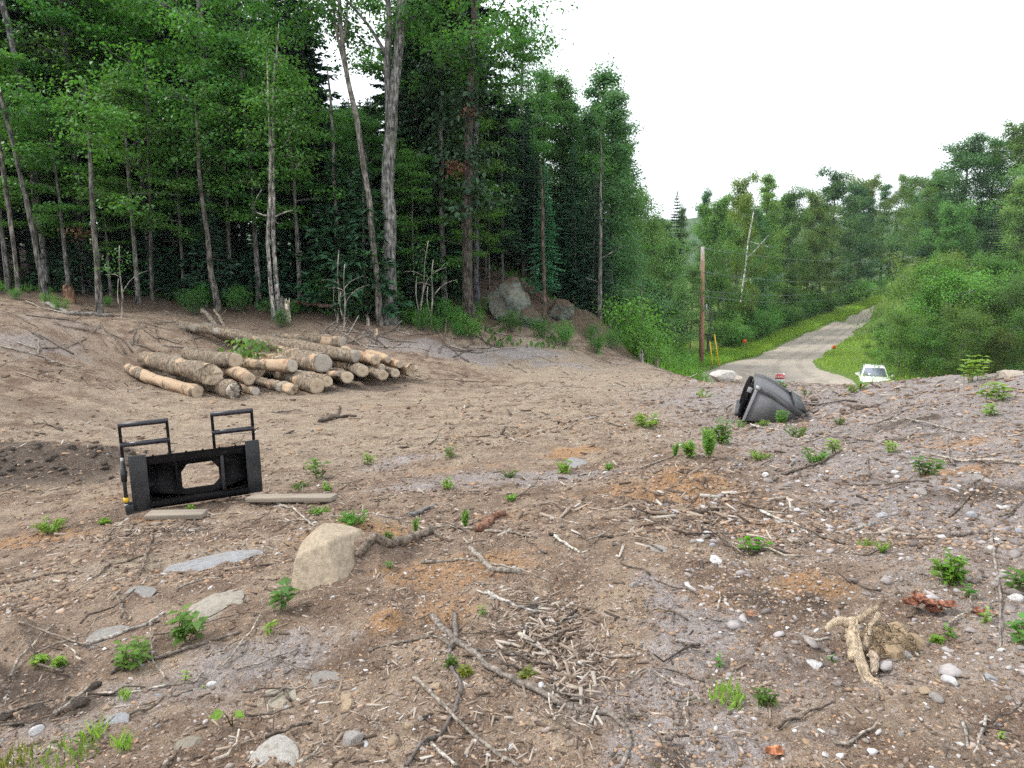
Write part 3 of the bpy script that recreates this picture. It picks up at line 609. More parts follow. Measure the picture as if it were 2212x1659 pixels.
for i, (a, b, d0, d1, thr, lab) in enumerate(LOGS):
    A = W(*a); B = W(*b); r0 = d0/2/ppm(a[2], A[2]); r1 = d1/2/ppm(b[2], B[2])
    if i not in (6, 8):
        ga, gb = Hz(A[0], A[1])+r0*.75, Hz(B[0], B[1])+r1*.8
        if i in (0, 3, 5, 11, 12): A[2] = ga; B[2] = gb
        else: A[2] = max(A[2], ga); B[2] = max(B[2], gb)
    L = float(np.linalg.norm(B-A)); n = int(L/.07)+3
    t = np.linspace(0, 1, n); bend = lrng.uniform(-.09, .09, 2); knot = lrng.uniform(0, 9)
    path = np.stack([t*L, np.sin(t*math.pi)*bend[0]*L*.5, np.sin(t*math.pi)*bend[1]*L*.25], 1)
    rad = (r0+(r1-r0)*t)*(1+.07*np.sin(t*9+knot)+.05*np.sin(t*23+knot*2))
    ragged = i in (1, 3, 21, 11)
    m = MB(); m.tube(path, rad, 26, cap=False, rough=.03 if not ragged else .08, seed=i)
    vv = m.v[0].reshape(n, 26, 3); th_ = np.arange(26)/26*6.283; A_, T_ = np.meshgrid(t*L, np.arange(26), indexing='ij')
    ds = .15*fbm(A_*2.2+i*7, np.cos(th_)[None]*1.2+np.sin(th_)[None]*.9+i+0*A_, 5, 3)+.09*fbm(A_*9+i*3, T_*.45+i, 8, 2)
    ctr = path[:, None]; rings_ = (vv-ctr)*(1+ds[..., None]); m.v[0] = (ctr+rings_).reshape(-1, 3)
    o = m.build('log', M['log'], None, smooth=True); place(o, A, frame_between(A, B)); tag(o, lab, 'log', 'small logs packed inside the pile' if 'packed deep' in lab else 'cut logs in the pile'); o.color = (thr, 0, 0, 1)
    for end in (0, 1):
        th = np.linspace(0, 2*math.pi, 26, endpoint=False); m = MB(); rr = rad[-1 if end else 0]*1.0
        V = []; rv = rings_[-1 if end else 0]
        for q, kf in enumerate((0, .35, .68, .96)):
            if q == 0: V.append((0, 0, 0)); continue
            jag = (lrng.normal(0, .12, 26)*rr*(1.6 if ragged else .12)) if q < 3 else (lrng.normal(0, .05, 26)*rr*(1.5 if ragged else .2))
            tilt = .25*rr*np.cos(th+knot)*kf*(1.8 if ragged else .6)
            V += [(float(j+tl)*(1 if end else -1)+(.01 if end else -.01), float(q_[1])*kf, float(q_[2])*kf) for j, tl, q_ in zip(jag, tilt, rv)]
        T = [(0, 1+j, 1+(j+1) % 26) for j in range(26)]; Q = []
        for q in range(2): Q += [(1+26*q+j, 1+26*(q+1)+j, 1+26*(q+1)+(j+1) % 26, 1+26*q+(j+1) % 26) for j in range(26)]
        # skirt back into the bark
        V += [((-.12 if end else .12)*rr*3, float(q_[1])*.93, float(q_[2])*.93) for q_ in rv]
        Q += [(53+j, 79+j, 79+(j+1) % 26, 53+(j+1) % 26) for j in range(26)]
        m.add(V, Q, T); c = m.build('cut_end', M['cut'], o, smooth=False); c.location = path[-1 if end else 0]

# ---------------- utility pole, guys, wires
PB = ground_at(1515, 52.0); PB[2] = W(1515, 787, 52)[2]; ztop = W(1517, 533, 52)[2]; PH = float(ztop-PB[2])
pl = MB(); pl.tube([(0, 0, -.8), (0, 0, 0), (-.13, 0, PH*.5), (-.27, 0, PH)], [.20, .19, .165, .14], 14)
po = pl.build('utility_pole', M['pole'], None, smooth=True); po.location = PB; tag(po, 'brown wooden utility pole with bleached top at the road junction', 'utility pole')
m = MB(); m.box((.17, -.05, PB[2]*0+W(1521, 668, 52)[2]-PB[2]), (.12, .10, .75)); m.build('meter_box', M['chrome'], po, bevel=.01)
m = MB()
for v in (537, 588, 628, 640):
    zz = W(1517, v, 52)[2]-PB[2]; m.box((0, 0, zz), (.34, .34, .05)); m.tube([(-.3, 0, zz), (.34, 0, zz)], .03, 8)
m.build('wire_bracket', M['wire'], po)
GUY = [((1480,728),(1470,798),.9,'leftmost'),((1495,735),(1487,790),.8,'inner left'),((1533,738),(1539,787),.8,'inner right'),((1543,722),(1553,788),.9,'rightmost')]
glab = ['yellow sleeved guy wire furthest left of the utility pole', 'shorter yellow sleeved guy wire close beside the left of the pole', 'shorter yellow sleeved guy wire close beside the right of the pole', 'tall yellow sleeved guy wire furthest right of the pole']
for (a, b, hh, _), lab, tv in zip(GUY, glab, (560, 640, 640, 560)):
    Yg = 50.2; a3 = W(*a, Yg+.3); b3 = W(*b, Yg); top = W(1516, tv, 51.9); top[2] = min(top[2], PB[2]+PH-.2)
    m = MB(); m.tube([b3-(a3-b3)*.25, b3, a3, a3*.5+top*.5, top], .014, 5); g = m.build('guy_wire', M['wire'], None); tag(g, lab, 'guy wire')
    m = MB(); m.tube([b3, b3+(a3-b3)*.5, a3], .05, 8); m.build('sleeve', M['yellow'], g)
def wire(a, b, sag, lab):
    t = np.linspace(0, 1, 14)[:, None]; P = np.array(a)*(1-t)+np.array(b)*t; P[:, 2] -= (4*sag*t*(1-t))[:, 0]
    m = MB(); m.tube(P, .016, 5); o = m.build('overhead_wire', M['wire'], None); tag(o, lab, 'wire', 'overhead wires')
for v, (ue, ve), sg, lab in [(537,(1900,562),.5,'topmost overhead wire running right from the pole top along the road'),(588,(1896,599),.7,'second overhead wire running right from the pole'),(628,(1860,616),.8,'third overhead wire running right from the pole'),(640,(1855,630),.9,'lowest overhead wire running right from the pole')]:
    wire(W(1519, v, 52), W(ue, ve, 100), sg, lab)
for v, (ue, ve), sg, lab in [(537,(1340,628),.2,'topmost overhead wire running left from the pole into the trees'),(588,(1345,678),.2,'second overhead wire running left from the pole into the trees'),(628,(1345,697),.2,'third overhead wire running left from the pole into the trees'),(640,(1330,712),.2,'lowest overhead wire running left from the pole into the trees')]:
    wire(W(1514, v, 52), W(ue, ve, 47), sg, lab)

# ---------------- land sign, marker flags
S = W(1685, 817, 33.5); zg = Hz(S[0], S[1]); sg = empty('land_sign', (S[0], S[1], zg), R(-3)); tag(sg, 'small red and white land for sale sign on posts by the road', 'sign')
hS = S[2]-zg; kS = ppm(33.5, S[2])
m = MB(); m.box((0, 0, hS), (20/kS, .012, 22/kS)); m.build('board', M['white'], sg)
m = MB(); m.box((0, -.010, hS+3/kS), (19.2/kS, .006, 9.5/kS)); m.build('red_band', M['red'], sg)
m = MB(); m.box((0, -.010, hS-7.2/kS), (17/kS, .006, 4.5/kS)); m.build('blue_band', M['bluegrey'], sg)
m = MB(); m.box((-.03, -.010, hS+9.4/kS), (13/kS, .006, 1.6/kS)); m.build('red_line', M['red'], sg)
cu = bpy.data.curves.new('lettering', 'FONT'); cu.body = 'LAND'; cu.size = 6.6/kS; cu.align_x = 'CENTER'; cu.align_y = 'CENTER'; cu.extrude = .002; cu.materials.append(M['white'])
t = bpy.data.objects.new('lettering_outline', cu); COL.objects.link(t); bpy.context.view_layer.update()
lm = bpy.data.meshes.new_from_object(t.evaluated_get(bpy.context.evaluated_depsgraph_get())); bpy.data.objects.remove(t)
t = obj('lettering', lm, sg); t.location = (0, -.0155, hS+3/kS); t.rotation_euler = (R(90), 0, 0)
m = MB()
for q in (-.16, .16): m.tube([(q, .01, -.2), (q, .01, hS+.1)], .012, 6)
m.build('stake', M['wire'], sg)
for (u, v, Y, lab) in [(1609,737,60,'small orange marker flag in the grass verge left of the road'),(1802,750,58,'small orange marker flag on the grass tip right of the road')]:
    S = W(u, v, Y); zg = Hz(S[0], S[1]); o = empty('marker_flag', (S[0], S[1], zg), R(10)); tag(o, lab, 'marker flag')
    m = MB(); m.box((0, 0, max(S[2]-zg, .6)), (.30, .012, .30)); m.build('flag', M['orange'], o)
    m = MB(); m.tube([(0, .012, -.2), (0, .012, max(S[2]-zg, .6)+.1)], .012, 6); m.build('stake', M['wire'], o)

# ---------------- white car on the road below
def build_car():
    C0 = ground_at(1888, 45.0); C0[2] = W(1888, 792, 45.0)[2]-1.68; print('car', C0, Hz(C0[0], C0[1]))
    car = empty('parked_car', C0, R(-25)); tag(car, 'white car facing the clearing, half hidden behind the dirt ridge', 'car')
    # sections along y (front at y=-2.3): (y, half width, z sill, z belt, half width roof, z roof)
    xs = lambda hw, z0, z1: [(-hw*.93, z0), (-hw, z0+.18), (-hw, (z0+z1)/2), (-hw*.97, z1-.06), (-hw*.86, z1), (hw*.86, z1), (hw*.97, z1-.06), (hw, (z0+z1)/2), (hw, z0+.18), (hw*.93, z0)]
    sec = [(-2.32, .70, .42, .78), (-2.26, .84, .30, .90), (-2.0, .92, .26, .99), (-1.3, .95, .26, 1.07), (-.75, .95, .26, 1.10), (.6, .95, .26, 1.10), (1.8, .94, .28, 1.10), (2.2, .90, .32, 1.05), (2.32, .82, .45, .95)]
    m = MB(); V = np.array([[(x, y, z) for x, z in xs(hw, z0, z1)] for y, hw, z0, z1 in sec]).reshape(-1, 3); n = 10
    m.add(V, [(i*n+j, i*n+(j+1) % n, (i+1)*n+(j+1) % n, (i+1)*n+j) for i in range(len(sec)-1) for j in range(n)]); m.pg += [list(range(n))[::-1], list(range(8*n, 9*n))]
    m.build('body', M['whitep'], car, smooth=True, bevel=.02)
    # cabin: base ring, roof ring
    base = [(-.80, -.80, 1.08), (.80, -.80, 1.08), (.84, 1.7, 1.08), (-.84, 1.7, 1.08)]; roof = [(-.62, -.02, 1.64), (.62, -.02, 1.64), (.62, 1.35, 1.64), (-.62, 1.35, 1.64)]
    top = [(-.56, .10, 1.685), (.56, .10, 1.685), (.56, 1.2, 1.68), (-.56, 1.2, 1.68)]
    m = MB(); m.add(base+roof+top, [(0, 1, 5, 4), (1, 2, 6, 5), (2, 3, 7, 6), (3, 0, 4, 7), (4, 5, 9, 8), (5, 6, 10, 9), (6, 7, 11, 10), (7, 4, 8, 11), (8, 9, 10, 11)]); m.build('cabin', M['whitep'], car, bevel=.05)
    def inset(q, f, off):
        q = np.array(q, float); c = q.mean(0); nrm = np.cross(q[1]-q[0], q[3]-q[0]); nrm /= np.linalg.norm(nrm); return c+(q-c)*f+nrm*off
    m = MB(); m.add(inset([base[0], base[1], roof[1], roof[0]], np.array([.90, .84, .84]), .012), [(0, 1, 2, 3)]); m.build('windscreen', M['glass'], car, solid=.01)
    for s in (1, -1):
        q = [base[1], base[2], roof[2], roof[1]] if s == 1 else [base[3], base[0], roof[0], roof[3]]
        m = MB(); m.add(inset(q, .84, .012), [(0, 1, 2, 3)]); m.build('side_window', M['glass'], car, solid=.01)
        m = MB(); m.tube([(s*.92, -.55, 1.16), (s*1.02, -.56, 1.20), (s*1.14, -.56, 1.20)], [.05, .10, .085], 10); m.build('wing_mirror', M['whitep'], car, smooth=True, bevel=.01)
        m = MB(); m.box((s*.70, -2.19, .86), (.36, .12, .13), np.array(Matrix.Rotation(R(12*s), 3, 'Z'))); m.build('headlight', M['lamp'], car, bevel=.03)
        m = MB(); m.tube([(s*.60, .05, 1.70), (s*.60, .2, 1.725), (s*.60, 1.1, 1.725), (s*.60, 1.25, 1.70)], .018, 8); m.build('roof_rail', M['chrome'], car)
        for y in (-1.42, 1.42):
            m = MB(); m.tube([(s*.78, y, .34), (s*.98, y, .34)], .35, 26); w = m.build('wheel', M['rubber'], car, bevel=.03)
            m = MB(); m.tube([(s*.90, y, .34), (s*.995, y, .34)], .22, 18); m.build('rim', M['chrome'], w)
    m = MB(); m.box((0, -2.30, .72), (.85, .06, .16)); m.build('grille', M['black'], car, bevel=.02)
    m = MB(); m.box((0, -2.35, .50), (.5, .03, .12)); m.build('number_plate', M['white'], car, bevel=.005)
build_car()

# ---------------- dirt road
def road_sheet(L, Rr, name, n=90):
    L = np.array([W(*p) for p in L]); Rr = np.array([W(*p) for p in Rr]); k = 14
    def res(P):
        d = np.concatenate([[0], np.cumsum(np.linalg.norm(np.diff(P[:, :2], axis=0), axis=1))]); s = np.linspace(0, d[-1], n)
        return np.stack([np.interp(s, d, P[:, i]) for i in range(3)], 1)
    a, b = res(L), res(Rr); t = np.linspace(0, 1, k)[None, :, None]; jag = fbm(np.arange(n)*.55, np.zeros(n), 3, 3)[:, None]*.7
    G = a[:, None]*(1-t)+b[:, None]*t
    ac = (b-a)/np.linalg.norm(b-a, axis=1)[:, None]
    G[:, 0] -= ac*jag; G[:, -1] += ac*jag
    z = H(G[..., 0], G[..., 1]).reshape(n, k)+.05; z[:, 0] -= .10; z[:, -1] -= .10
    V = np.concatenate([G[..., :2], z[..., None]], -1).reshape(-1, 3); i = np.arange(n-1)[:, None]*k; j = np.arange(k-1)[None]
    m = MB(); m.add(V, np.stack([i+j, i+j+1, i+k+j+1, i+k+j], -1).reshape(-1, 4)); me = m.mesh(name, M['road'], True)
    uv = me.uv_layers.new(name='UVMap'); vi = np.empty(len(me.loops), np.int32); me.loops.foreach_get('vertex_index', vi)
    uvs = np.stack([(vi % k)/(k-1), (vi//k)/n*20], 1); uv.data.foreach_set('uv', uvs.astype(np.float32).ravel())
    o = obj(name, me); o['kind'] = 'structure'
# ground beyond the ridge: road heights follow the terrain, so survey its edges at the distances where the sight line meets it
road_sheet(EL, ER, 'dirt_road')

# ---------------- distant hills
def hills():
    a = np.radians(np.linspace(-70, 70, 160)); m = MB(); rows = []
    for q, (r, f) in enumerate([(600, 0), (720, .55), (850, 1), (1150, .2)]):
        h = -6+f*(60+26*fbm(a*5+3, a*0, 5, 4)+10*np.sin(a*3+1)); rows.append(np.stack([np.sin(a)*r, np.cos(a)*r, h], 1))
    n = len(a); m.add(np.concatenate(rows), [(i*n+j, i*n+j+1, (i+1)*n+j+1, (i+1)*n+j) for i in range(3) for j in range(n-1)])
    o = m.build('hills', M['hill'], None, smooth=True); o['kind'] = 'structure'
hills()
# ================================================================== vegetation
def unit(v): return v/(np.linalg.norm(v, axis=-1, keepdims=True)+1e-9)
def rand_unit(rg, n): return unit(rg.normal(size=(n, 3)))
def leaf_cloud(mb, rg, C, n, rx, rz, size, droop=.35, outward=None):
    """a spray of n leaves around C, flattened"""
    d = rg.normal(size=(n, 3))*np.array([rx, rx, rz])*.55
    P = C+d
    D = unit(np.stack([d[:, 0], d[:, 1], np.zeros(n)], 1))*.8+rg.normal(0, .5, (n, 3)); D[:, 2] -= droop
    N = np.array([0, 0, 1.0])+rg.normal(0, .33, (n, 3))+.25*unit(d)
    L = size*rg.uniform(.65, 1.3, n)
    mb.leaves(P, L, L*rg.uniform(.6, .85, n), D, N)
def broadleaf(seed, Ht=14, base=.3, width=3.0, limbs=16, per=26, size=.15, sub=5, rt=.16, top=1.0, flat=.38, shape=1.0, sp=1.0):
    rg = np.random.default_rng(seed); tk = MB(); cr = MB()
    n = 12; t = np.linspace(0, 1, n); wob = np.cumsum(rg.normal(0, .035, (n, 2)), 0)*Ht*.12
    path = np.stack([wob[:, 0]*t, wob[:, 1]*t, t*Ht*.97], 1); path[0, 2] = -.3
    tk.tube(path, rt*(1-t*.88)+.01+rt*.35*np.exp(-t*25), 9, rough=.05, seed=seed)
    az = rg.uniform(0, 6.28)
    for i in range(limbs):
        f = (i+.5)/limbs; h = base+(1-base)*f**.9*.97; az += 2.4+rg.normal(0, .3)
        p0 = np.array([np.interp(h, t, path[:, k]) for k in range(3)])
        prof = (math.sin(math.pi*min(1, (.12+.88*(1-f)**.75)))**.5*.6+.4*(1-f)) if shape == 1 else (1-f*.75) if shape == 0 else math.sqrt(max(.05, 1-((f-.35)/.72)**2))
        L = width*max(.22, prof)*(rg.uniform(.7, 1.2) if shape == 1 else rg.choice([.55, .8, 1.0, 1.28]))
        el = .15+.75*f+rg.normal(0, .12)
        d = np.array([math.cos(az)*math.cos(el), math.sin(az)*math.cos(el), math.sin(el)])
        q = np.linspace(0, 1, 6)[:, None]; bp_ = p0+d*L*q; bp_[:, 2] += -.10*L*q[:, 0]**2+0; bp_ += np.cumsum(rg.normal(0, .03*L, (6, 3)), 0)*q
        tk.tube(bp_, np.linspace(rt*.35*(1-f*.6), .012, 6), 5, cap=False)
        for j in range(sub):
            g = .35+.65*(j+rg.uniform(.2, .8))/sub; c = np.array([np.interp(g, q[:, 0], bp_[:, k]) for k in range(3)])
            off = rg.normal(size=3)*np.array([1, 1, .35])*L*.22; e = c+off
            if rg.random() < .7: tk.tube([c, (c+e)/2+rg.normal(0, .03, 3), e], [.016, .012, .006], 4, cap=False)
            leaf_cloud(cr, rg, e, int(per*rg.uniform(.6, 1.4)), (.30+.105*L)*sp, (.30+.105*L)*sp*flat, size)
    leaf_cloud(cr, rg, path[-1], per*2, .5, .6, size)
    return tk, cr
def conifer(seed, Ht=13, width=2.1, base=.18, whorl=.34, dead=.12, rt=.13, dens=1.0, twig=.30, droop=.35):
    rg = np.random.default_rng(seed); tk = MB(); cr = MB()
    tk.tube([(0, 0, -.3), (0, 0, .15), (.03, 0, Ht*.5), (0, .02, Ht)], [rt*1.25, rt, rt*.6, .01], 8, rough=.04, seed=seed)
    z = Ht*dead
    while z < Ht*.99:
        f = (z/Ht-base)/(1-base); az0 = rg.uniform(0, 6.28); nb = rg.integers(4, 7)
        for k in range(nb):
            az = az0+k*6.283/nb+rg.normal(0, .25)
            ca, sa = math.cos(az), math.sin(az)
            if f < 0:
                if rg.random() < .55:
                    L = rg.uniform(.3, 1.0)*width*.55; tk.tube([(0, 0, z), (ca*L*.5, sa*L*.5, z+.03-L*.03), (ca*L, sa*L, z-L*.28)], [.018, .012, .005], 4, cap=False)
                continue
            L = width*((1-f)**.85*(1-.35*math.exp(-f*9))+.05)*rg.uniform(.7, 1.15)
            nt = max(3, int(L/.085*dens)); s = np.sort(rg.uniform(.10, 1, nt))
            up0 = .25*f-.05; zz = z+up0*s*L-droop*L*s**1.6*(1-.7*f)+.10*L*s**4
            if L > .5: tk.tube([(0, 0, z), (ca*L*.5, sa*L*.5, float(z+up0*.5*L-droop*L*.33*(1-.7*f))), (ca*L, sa*L, float(zz[-1]))], [.022, .014, .004], 4, cap=False)
            for side in (-1, 1, 0):
                wl = twig*(.45+.9*np.minimum(1, L/width+.25))*(1-.55*np.abs(s-.45))*rg.uniform(.7, 1.3, nt)
                ang = az+side*rg.uniform(.6, 1.15, nt)
                D = np.stack([np.cos(ang), np.sin(ang), rg.normal(-.18, .16, nt)+(.35 if side == 0 else 0)], 1)
                C = np.stack([ca*L*s, sa*L*s, zz+rg.normal(0, .02, nt)], 1)
                N = np.array([0, 0, 1.])+rg.normal(0, .5, (nt, 3))
                cr.leaves(C, wl, wl*rg.uniform(.28, .42, nt), D, N)
        z += whorl*rg.uniform(.75, 1.25)*(1-.35*z/Ht)
    m = 24; zz = rg.uniform(.93, 1.0, m)*Ht; a = rg.uniform(0, 6.28, m)
    cr.leaves(np.stack([zz*0, zz*0, zz], 1), .22, .07, np.stack([np.cos(a)*.5, np.sin(a)*.5, np.full(m, .8)], 1), rand_unit(rg, m))
    return tk, cr
def shrub(seed, Ht=1.6, width=1.1, stems=9, per=34, size=.11, flat=.6):
    rg = np.random.default_rng(seed); tk = MB(); cr = MB()
    for i in range(stems):
        a = rg.uniform(0, 6.28); r = width*math.sqrt(rg.random())*.8; h = Ht*(1-.5*(r/width)**2)*rg.uniform(.6, 1.1)
        e = np.array([math.cos(a)*r, math.sin(a)*r, h]); tk.tube([(e[0]*.15, e[1]*.15, -.1), (e[0]*.6, e[1]*.6, h*.5), e], [.022, .016, .006], 4, cap=False)
        for g in (.4, .65, .85, 1.0):
            leaf_cloud(cr, rg, e*np.array([.3+.7*g, .3+.7*g, g]), int(per*rg.uniform(.5, 1.3)), width*.33, width*.33*flat, size)
    return tk, cr
PROTO = {}
def proto(kind, tk, cr, bark):
    PROTO[kind] = (tk.mesh('trunk', M[bark], True), cr.mesh('crown', M['needle' if kind.startswith('fir') else 'leaf']))
for i in range(4): proto('maple%d' % i, *broadleaf(100+i, 14, .34, 3.1, 20, 120, .118, 6, flat=.32), 'bark')
for i in range(3): proto('young%d' % i, *broadleaf(120+i, 8, .34, 1.9, 15, 80, .105, 5, rt=.07, flat=.26), 'bark')
for i in range(3): proto('poplar%d' % i, *broadleaf(140+i, 16, .14, 2.1, 30, 130, .125, 5, rt=.15, flat=.75, shape=0, sp=1.2), 'pale_bark')
for i in range(4): proto('round%d' % i, *broadleaf(160+i, 14, .08, 3.5, 30, 190, .165, 6, rt=.2, flat=.85, shape=2, sp=1.02), 'bark')
for i in range(4): proto('fir%d' % i, *conifer(180+i, 13, 2.0+.2*i, .10+.05*i, dens=1.6, twig=.22), 'bark')
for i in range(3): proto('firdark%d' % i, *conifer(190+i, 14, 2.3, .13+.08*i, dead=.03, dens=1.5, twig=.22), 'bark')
for i in range(2): proto('firsmall%d' % i, *conifer(195+i, 3.2, 1.05, .05, .2, .04, .05, 1.3, .22), 'bark')
for i in range(4): proto('shrub%d' % i, *shrub(200+i, per=60, size=.08), 'bark')
for i in range(3): proto('bush%d' % i, *broadleaf(210+i, 4.5, .04, 2.2, 20, 150, .088, 6, rt=.06, flat=.7, shape=2, sp=.9), 'bark')
PH_ = {'maple': 14.8, 'young': 8.6, 'poplar': 16.8, 'round': 14.4, 'fir': 13, 'firdark': 14, 'firsmall': 3.2, 'shrub': 1.6, 'bush': 5.3}
NAMES = {'maple': ('maple_tree', 'tree'), 'young': ('young_maple', 'tree'), 'poplar': ('poplar_tree', 'tree'), 'round': ('leafy_tree', 'tree'), 'fir': ('fir_tree', 'conifer'), 'firdark': ('fir_tree', 'conifer'), 'firsmall': ('fir_sapling', 'conifer'), 'shrub': ('shrub', 'shrub'), 'bush': ('bush', 'bush')}
GREEN = {'maple': (.070, .215, .055), 'young': (.095, .26, .055), 'poplar': (.095, .235, .095), 'round': (.105, .235, .080), 'fir': (.044, .125, .068), 'firdark': (.014, .042, .024), 'firsmall': (.035, .10, .05), 'shrub': (.095, .25, .055), 'bush': (.10, .225, .06)}  # firdark needles are darkened to paint in the shade inside the wood
vr = np.random.default_rng(5)
import re
def tree(kind, loc, Ht, label, group=None, tint=1.0, wide=1.0, green=None, bark=(.125, .118, .11), rz=None, lean=(0, 0)):
    k = re.match('[a-z]+', kind).group(0)
    if kind == k: kind = k+str(vr.integers(0, sum(1 for q in PROTO if re.match('[a-z]+', q).group(0) == k)))
    nm, cat = NAMES[k]; e = empty(nm, loc); s = Ht/PH_[k]
    e.rotation_euler = (lean[0], lean[1], vr.uniform(0, 6.28) if rz is None else rz); e.scale = (s*wide, s*wide, s)
    tag(e, label, cat, group)
    a = obj('trunk', PROTO[kind][0], e); b = obj('crown', PROTO[kind][1], e)
    a.color = (*bark, 1); g = np.array(green or GREEN[k])*tint*vr.uniform(.85, 1.15)*(1+vr.normal(0, .06, 3)); b.color = (*[float(q) for q in g], 1)
    return e
def tree_uv(kind, u, Y, vtop, label, group=None, **kw):
    p = ground_at(u, Y); zt = W(u, vtop, Y)[2]
    return tree(kind, p, max(zt-p[2], .5), label, group, **kw)

# ---------------- featured stems at the felled edge: trunk along surveyed points, sprays of leaves where they hang
def stem_tree(name, label, cat, stems, Y, crown=(), bark='bark', bcol=(.125,.118,.11), green=(.058, .185, .042), limbs=(), size=.15, group=None, needle=False, rough=.05, flat=.35, ground_base=True, extra=None):
    rg = np.random.default_rng(abs(hash(label)) % 9999 if False else sum(map(ord, label)))
    b = W(stems[0][0][0], stems[0][0][1], Y); zb = Hz(b[0], Y) if ground_base else b[2]; base = np.array([b[0], Y, zb]); e = empty(name, base); tag(e, label, cat, group)
    tk = MB(); started = False
    for st in stems:
        st = list(st)+([(st[-1][0]*2-st[-2][0], st[-1][1]-70, st[-1][2]*.25)] if st[-1][2] > 2.6 else []); pts = np.array([W(q[0], q[1], Y+(q[3] if len(q) > 3 else 0)) for q in st])-base; rad = np.array([q[2]/2/ppm(Y, -1) for q in st])
        if len(pts) > 3 and ground_base and abs(pts[0][2]) < 3 and not started:
            started = True
            pts = np.concatenate([[pts[0]*[1, 1, 0]+[0, 0, -.25]], [pts[0]*[1, 1, 0]+[0, 0, .05]], pts[1:]]); rad = np.concatenate([[rad[0]*1.35], [rad[0]*1.12], rad[1:]])
        d = np.concatenate([[0], np.cumsum(np.linalg.norm(np.diff(pts, axis=0), axis=1))]); n = max(6, int(d[-1]/.22)); s = np.linspace(0, d[-1], n)
        P = np.stack([np.interp(s, d, pts[:, k]) for k in range(3)], 1); P[1:-1] = (P[:-2]+2*P[1:-1]+P[2:])/4; P += fbm(s[:, None]*.9, np.arange(3)[None]*7.+rg.uniform(0, 50), 4, 2)*.05*min(1, rad.max()*6)
        tk.tube(P, np.interp(s, d, rad), 12, rough=rough, seed=7)
    cr = MB()
    for (u, v, ru, rv, n, *dy) in crown:
        c = W(u, v, Y+(dy[0] if dy else 0))-base; k = ppm(Y, 2)
        for _ in range(max(1, n//20)):
            o = rg.normal(0, .5, 3)*np.array([ru/k, ru/k*.8, rv/k]); leaf_cloud(cr, rg, c+o, 44, .46, .46*flat, size*.70)
            if rg.random() < .35: tk.tube([c+o*.2, c+o*.7+rg.normal(0, .05, 3), c+o], [.014, .01, .004], 4, cap=False)
    a = tk.build('trunk', M[bark], e, smooth=True); a.color = (*[q*.72 for q in bcol], 1)
    if crown: c_ = cr.build('crown', M['needle' if needle else 'leaf'], e); c_.color = (*green, 1)
    return e
GREY = (.20, .18, .16); DARK = (.085, .070, .060); PALE = (.36, .33, .29); WHITE = (.55, .52, .48)
stem_tree('forked_maple', 'tall grey maple forking into two stems, thickest trunk behind the log pile', 'tree',
  [[(838,697,46),(842,640,34),(841,560,30),(838,400,28),(842,310,27),(848,230,20),(858,140,20),(868,0,19),(880,-140,14),(900,-330,8)], [(843,300,20),(838,230,15),(837,159,14),(841,40,12),(830,-90,9),(815,-250,5)], [(836,120,8),(800,60,6),(740,-10,5),(690,-60,3)], [(868,10,8),(940,-60,6),(1000,-90,4)]], 20.8,
  crown=[(700,10,60,30,260),(780,70,60,30,200),(640,60,60,40,200),(900,40,70,40,330),(960,110,60,30,220),(820,-60,120,50,600),(960,-40,110,60,600),(600,-20,80,40,260),(1050,70,60,35,220,-1)], bcol=(.20, .195, .185), rough=.07, size=.16)
stem_tree('leaning_maple', 'slim mottled tree leaning left beside the forked maple', 'tree',
  [[(822,690,15),(815,620,14),(806,520,13),(795,420,12),(780,320,12),(765,230,11),(752,180,10),(742,110,9),(733,0,8),(725,-140,6)], [(748,160,6),(728,80,5),(715,-20,4)], [(742,100,5),(750,40,4),(752,-40,3)]], 20.4,
  crown=[(720,-60,80,50,300),(690,20,40,20,80),(760,120,20,20,30),(800,560,20,20,40)], bcol=(.20, .18, .16))
stem_tree('spruce_trunk_tree', 'stout dark spruce trunk with rough bark right of the forked maple', 'conifer',
  [[(1015,701,24),(1010,600,21),(1008,450,19),(1012,320,17),(1015,200,14),(1020,60,10),(1022,-80,6)], [(1004,700,12),(1003,640,9),(1006,590,6)]], 21.4, crown=[(1015,330,35,40,150),(1010,230,40,40,200),(1020,420,30,30,120),(1050,450,30,20,90),(1030,130,40,30,120)], bcol=DARK, green=(.038,.085,.042), needle=True, size=.24, rough=.09)
stem_tree('upper_maple', 'slender straight maple with spreading upper limbs right of the stout spruce', 'tree',
  [[(1030,700,13),(1028,500,12),(1026,300,11),(1028,150,10),(1030,80,9),(1028,0,8),(1026,-120,5)], [(1030,110,6),(1055,60,5),(1085,10,4),(1110,-40,3)], [(1029,90,6),(1005,40,5),(985,-10,4)]], 23.0,
  crown=[(1080,60,70,30,330),(1130,100,70,30,300),(990,90,70,30,260),(1060,140,90,35,380),(1150,30,50,25,180),(1110,180,70,30,240),(1000,-20,90,40,300),(960,170,60,30,220)], bcol=(.10, .10, .11), size=.17)
stem_tree('grey_fir_trunk_tree', 'slim grey fir trunk with ringed bark between the maple and the stout spruce', 'conifer',
  [[(961,680,14),(959,600,12),(955,480,11),(953,360,9),(952,240,7),(952,120,4)]], 22.6, crown=[(955,330,50,40,190),(952,260,50,40,220),(950,180,40,40,200),(955,400,50,30,150)], bcol=(.15, .145, .135), green=(.038,.085,.04), needle=True, size=.24)
stem_tree('birch_pair_tree', 'left of two close white spotted birch stems behind the log pile', 'tree',
  [[(592,692,9),(583,600,8),(579,520,8),(582,450,7),(585,380,6),(583,280,5),(580,180,4)]], 19.7, crown=[(585,230,45,50,260),(560,300,30,30,90),(620,260,40,40,170),(600,330,30,20,60)], bark='pale_bark', bcol=(.38, .35, .32), size=.13, green=(.085,.23,.05))
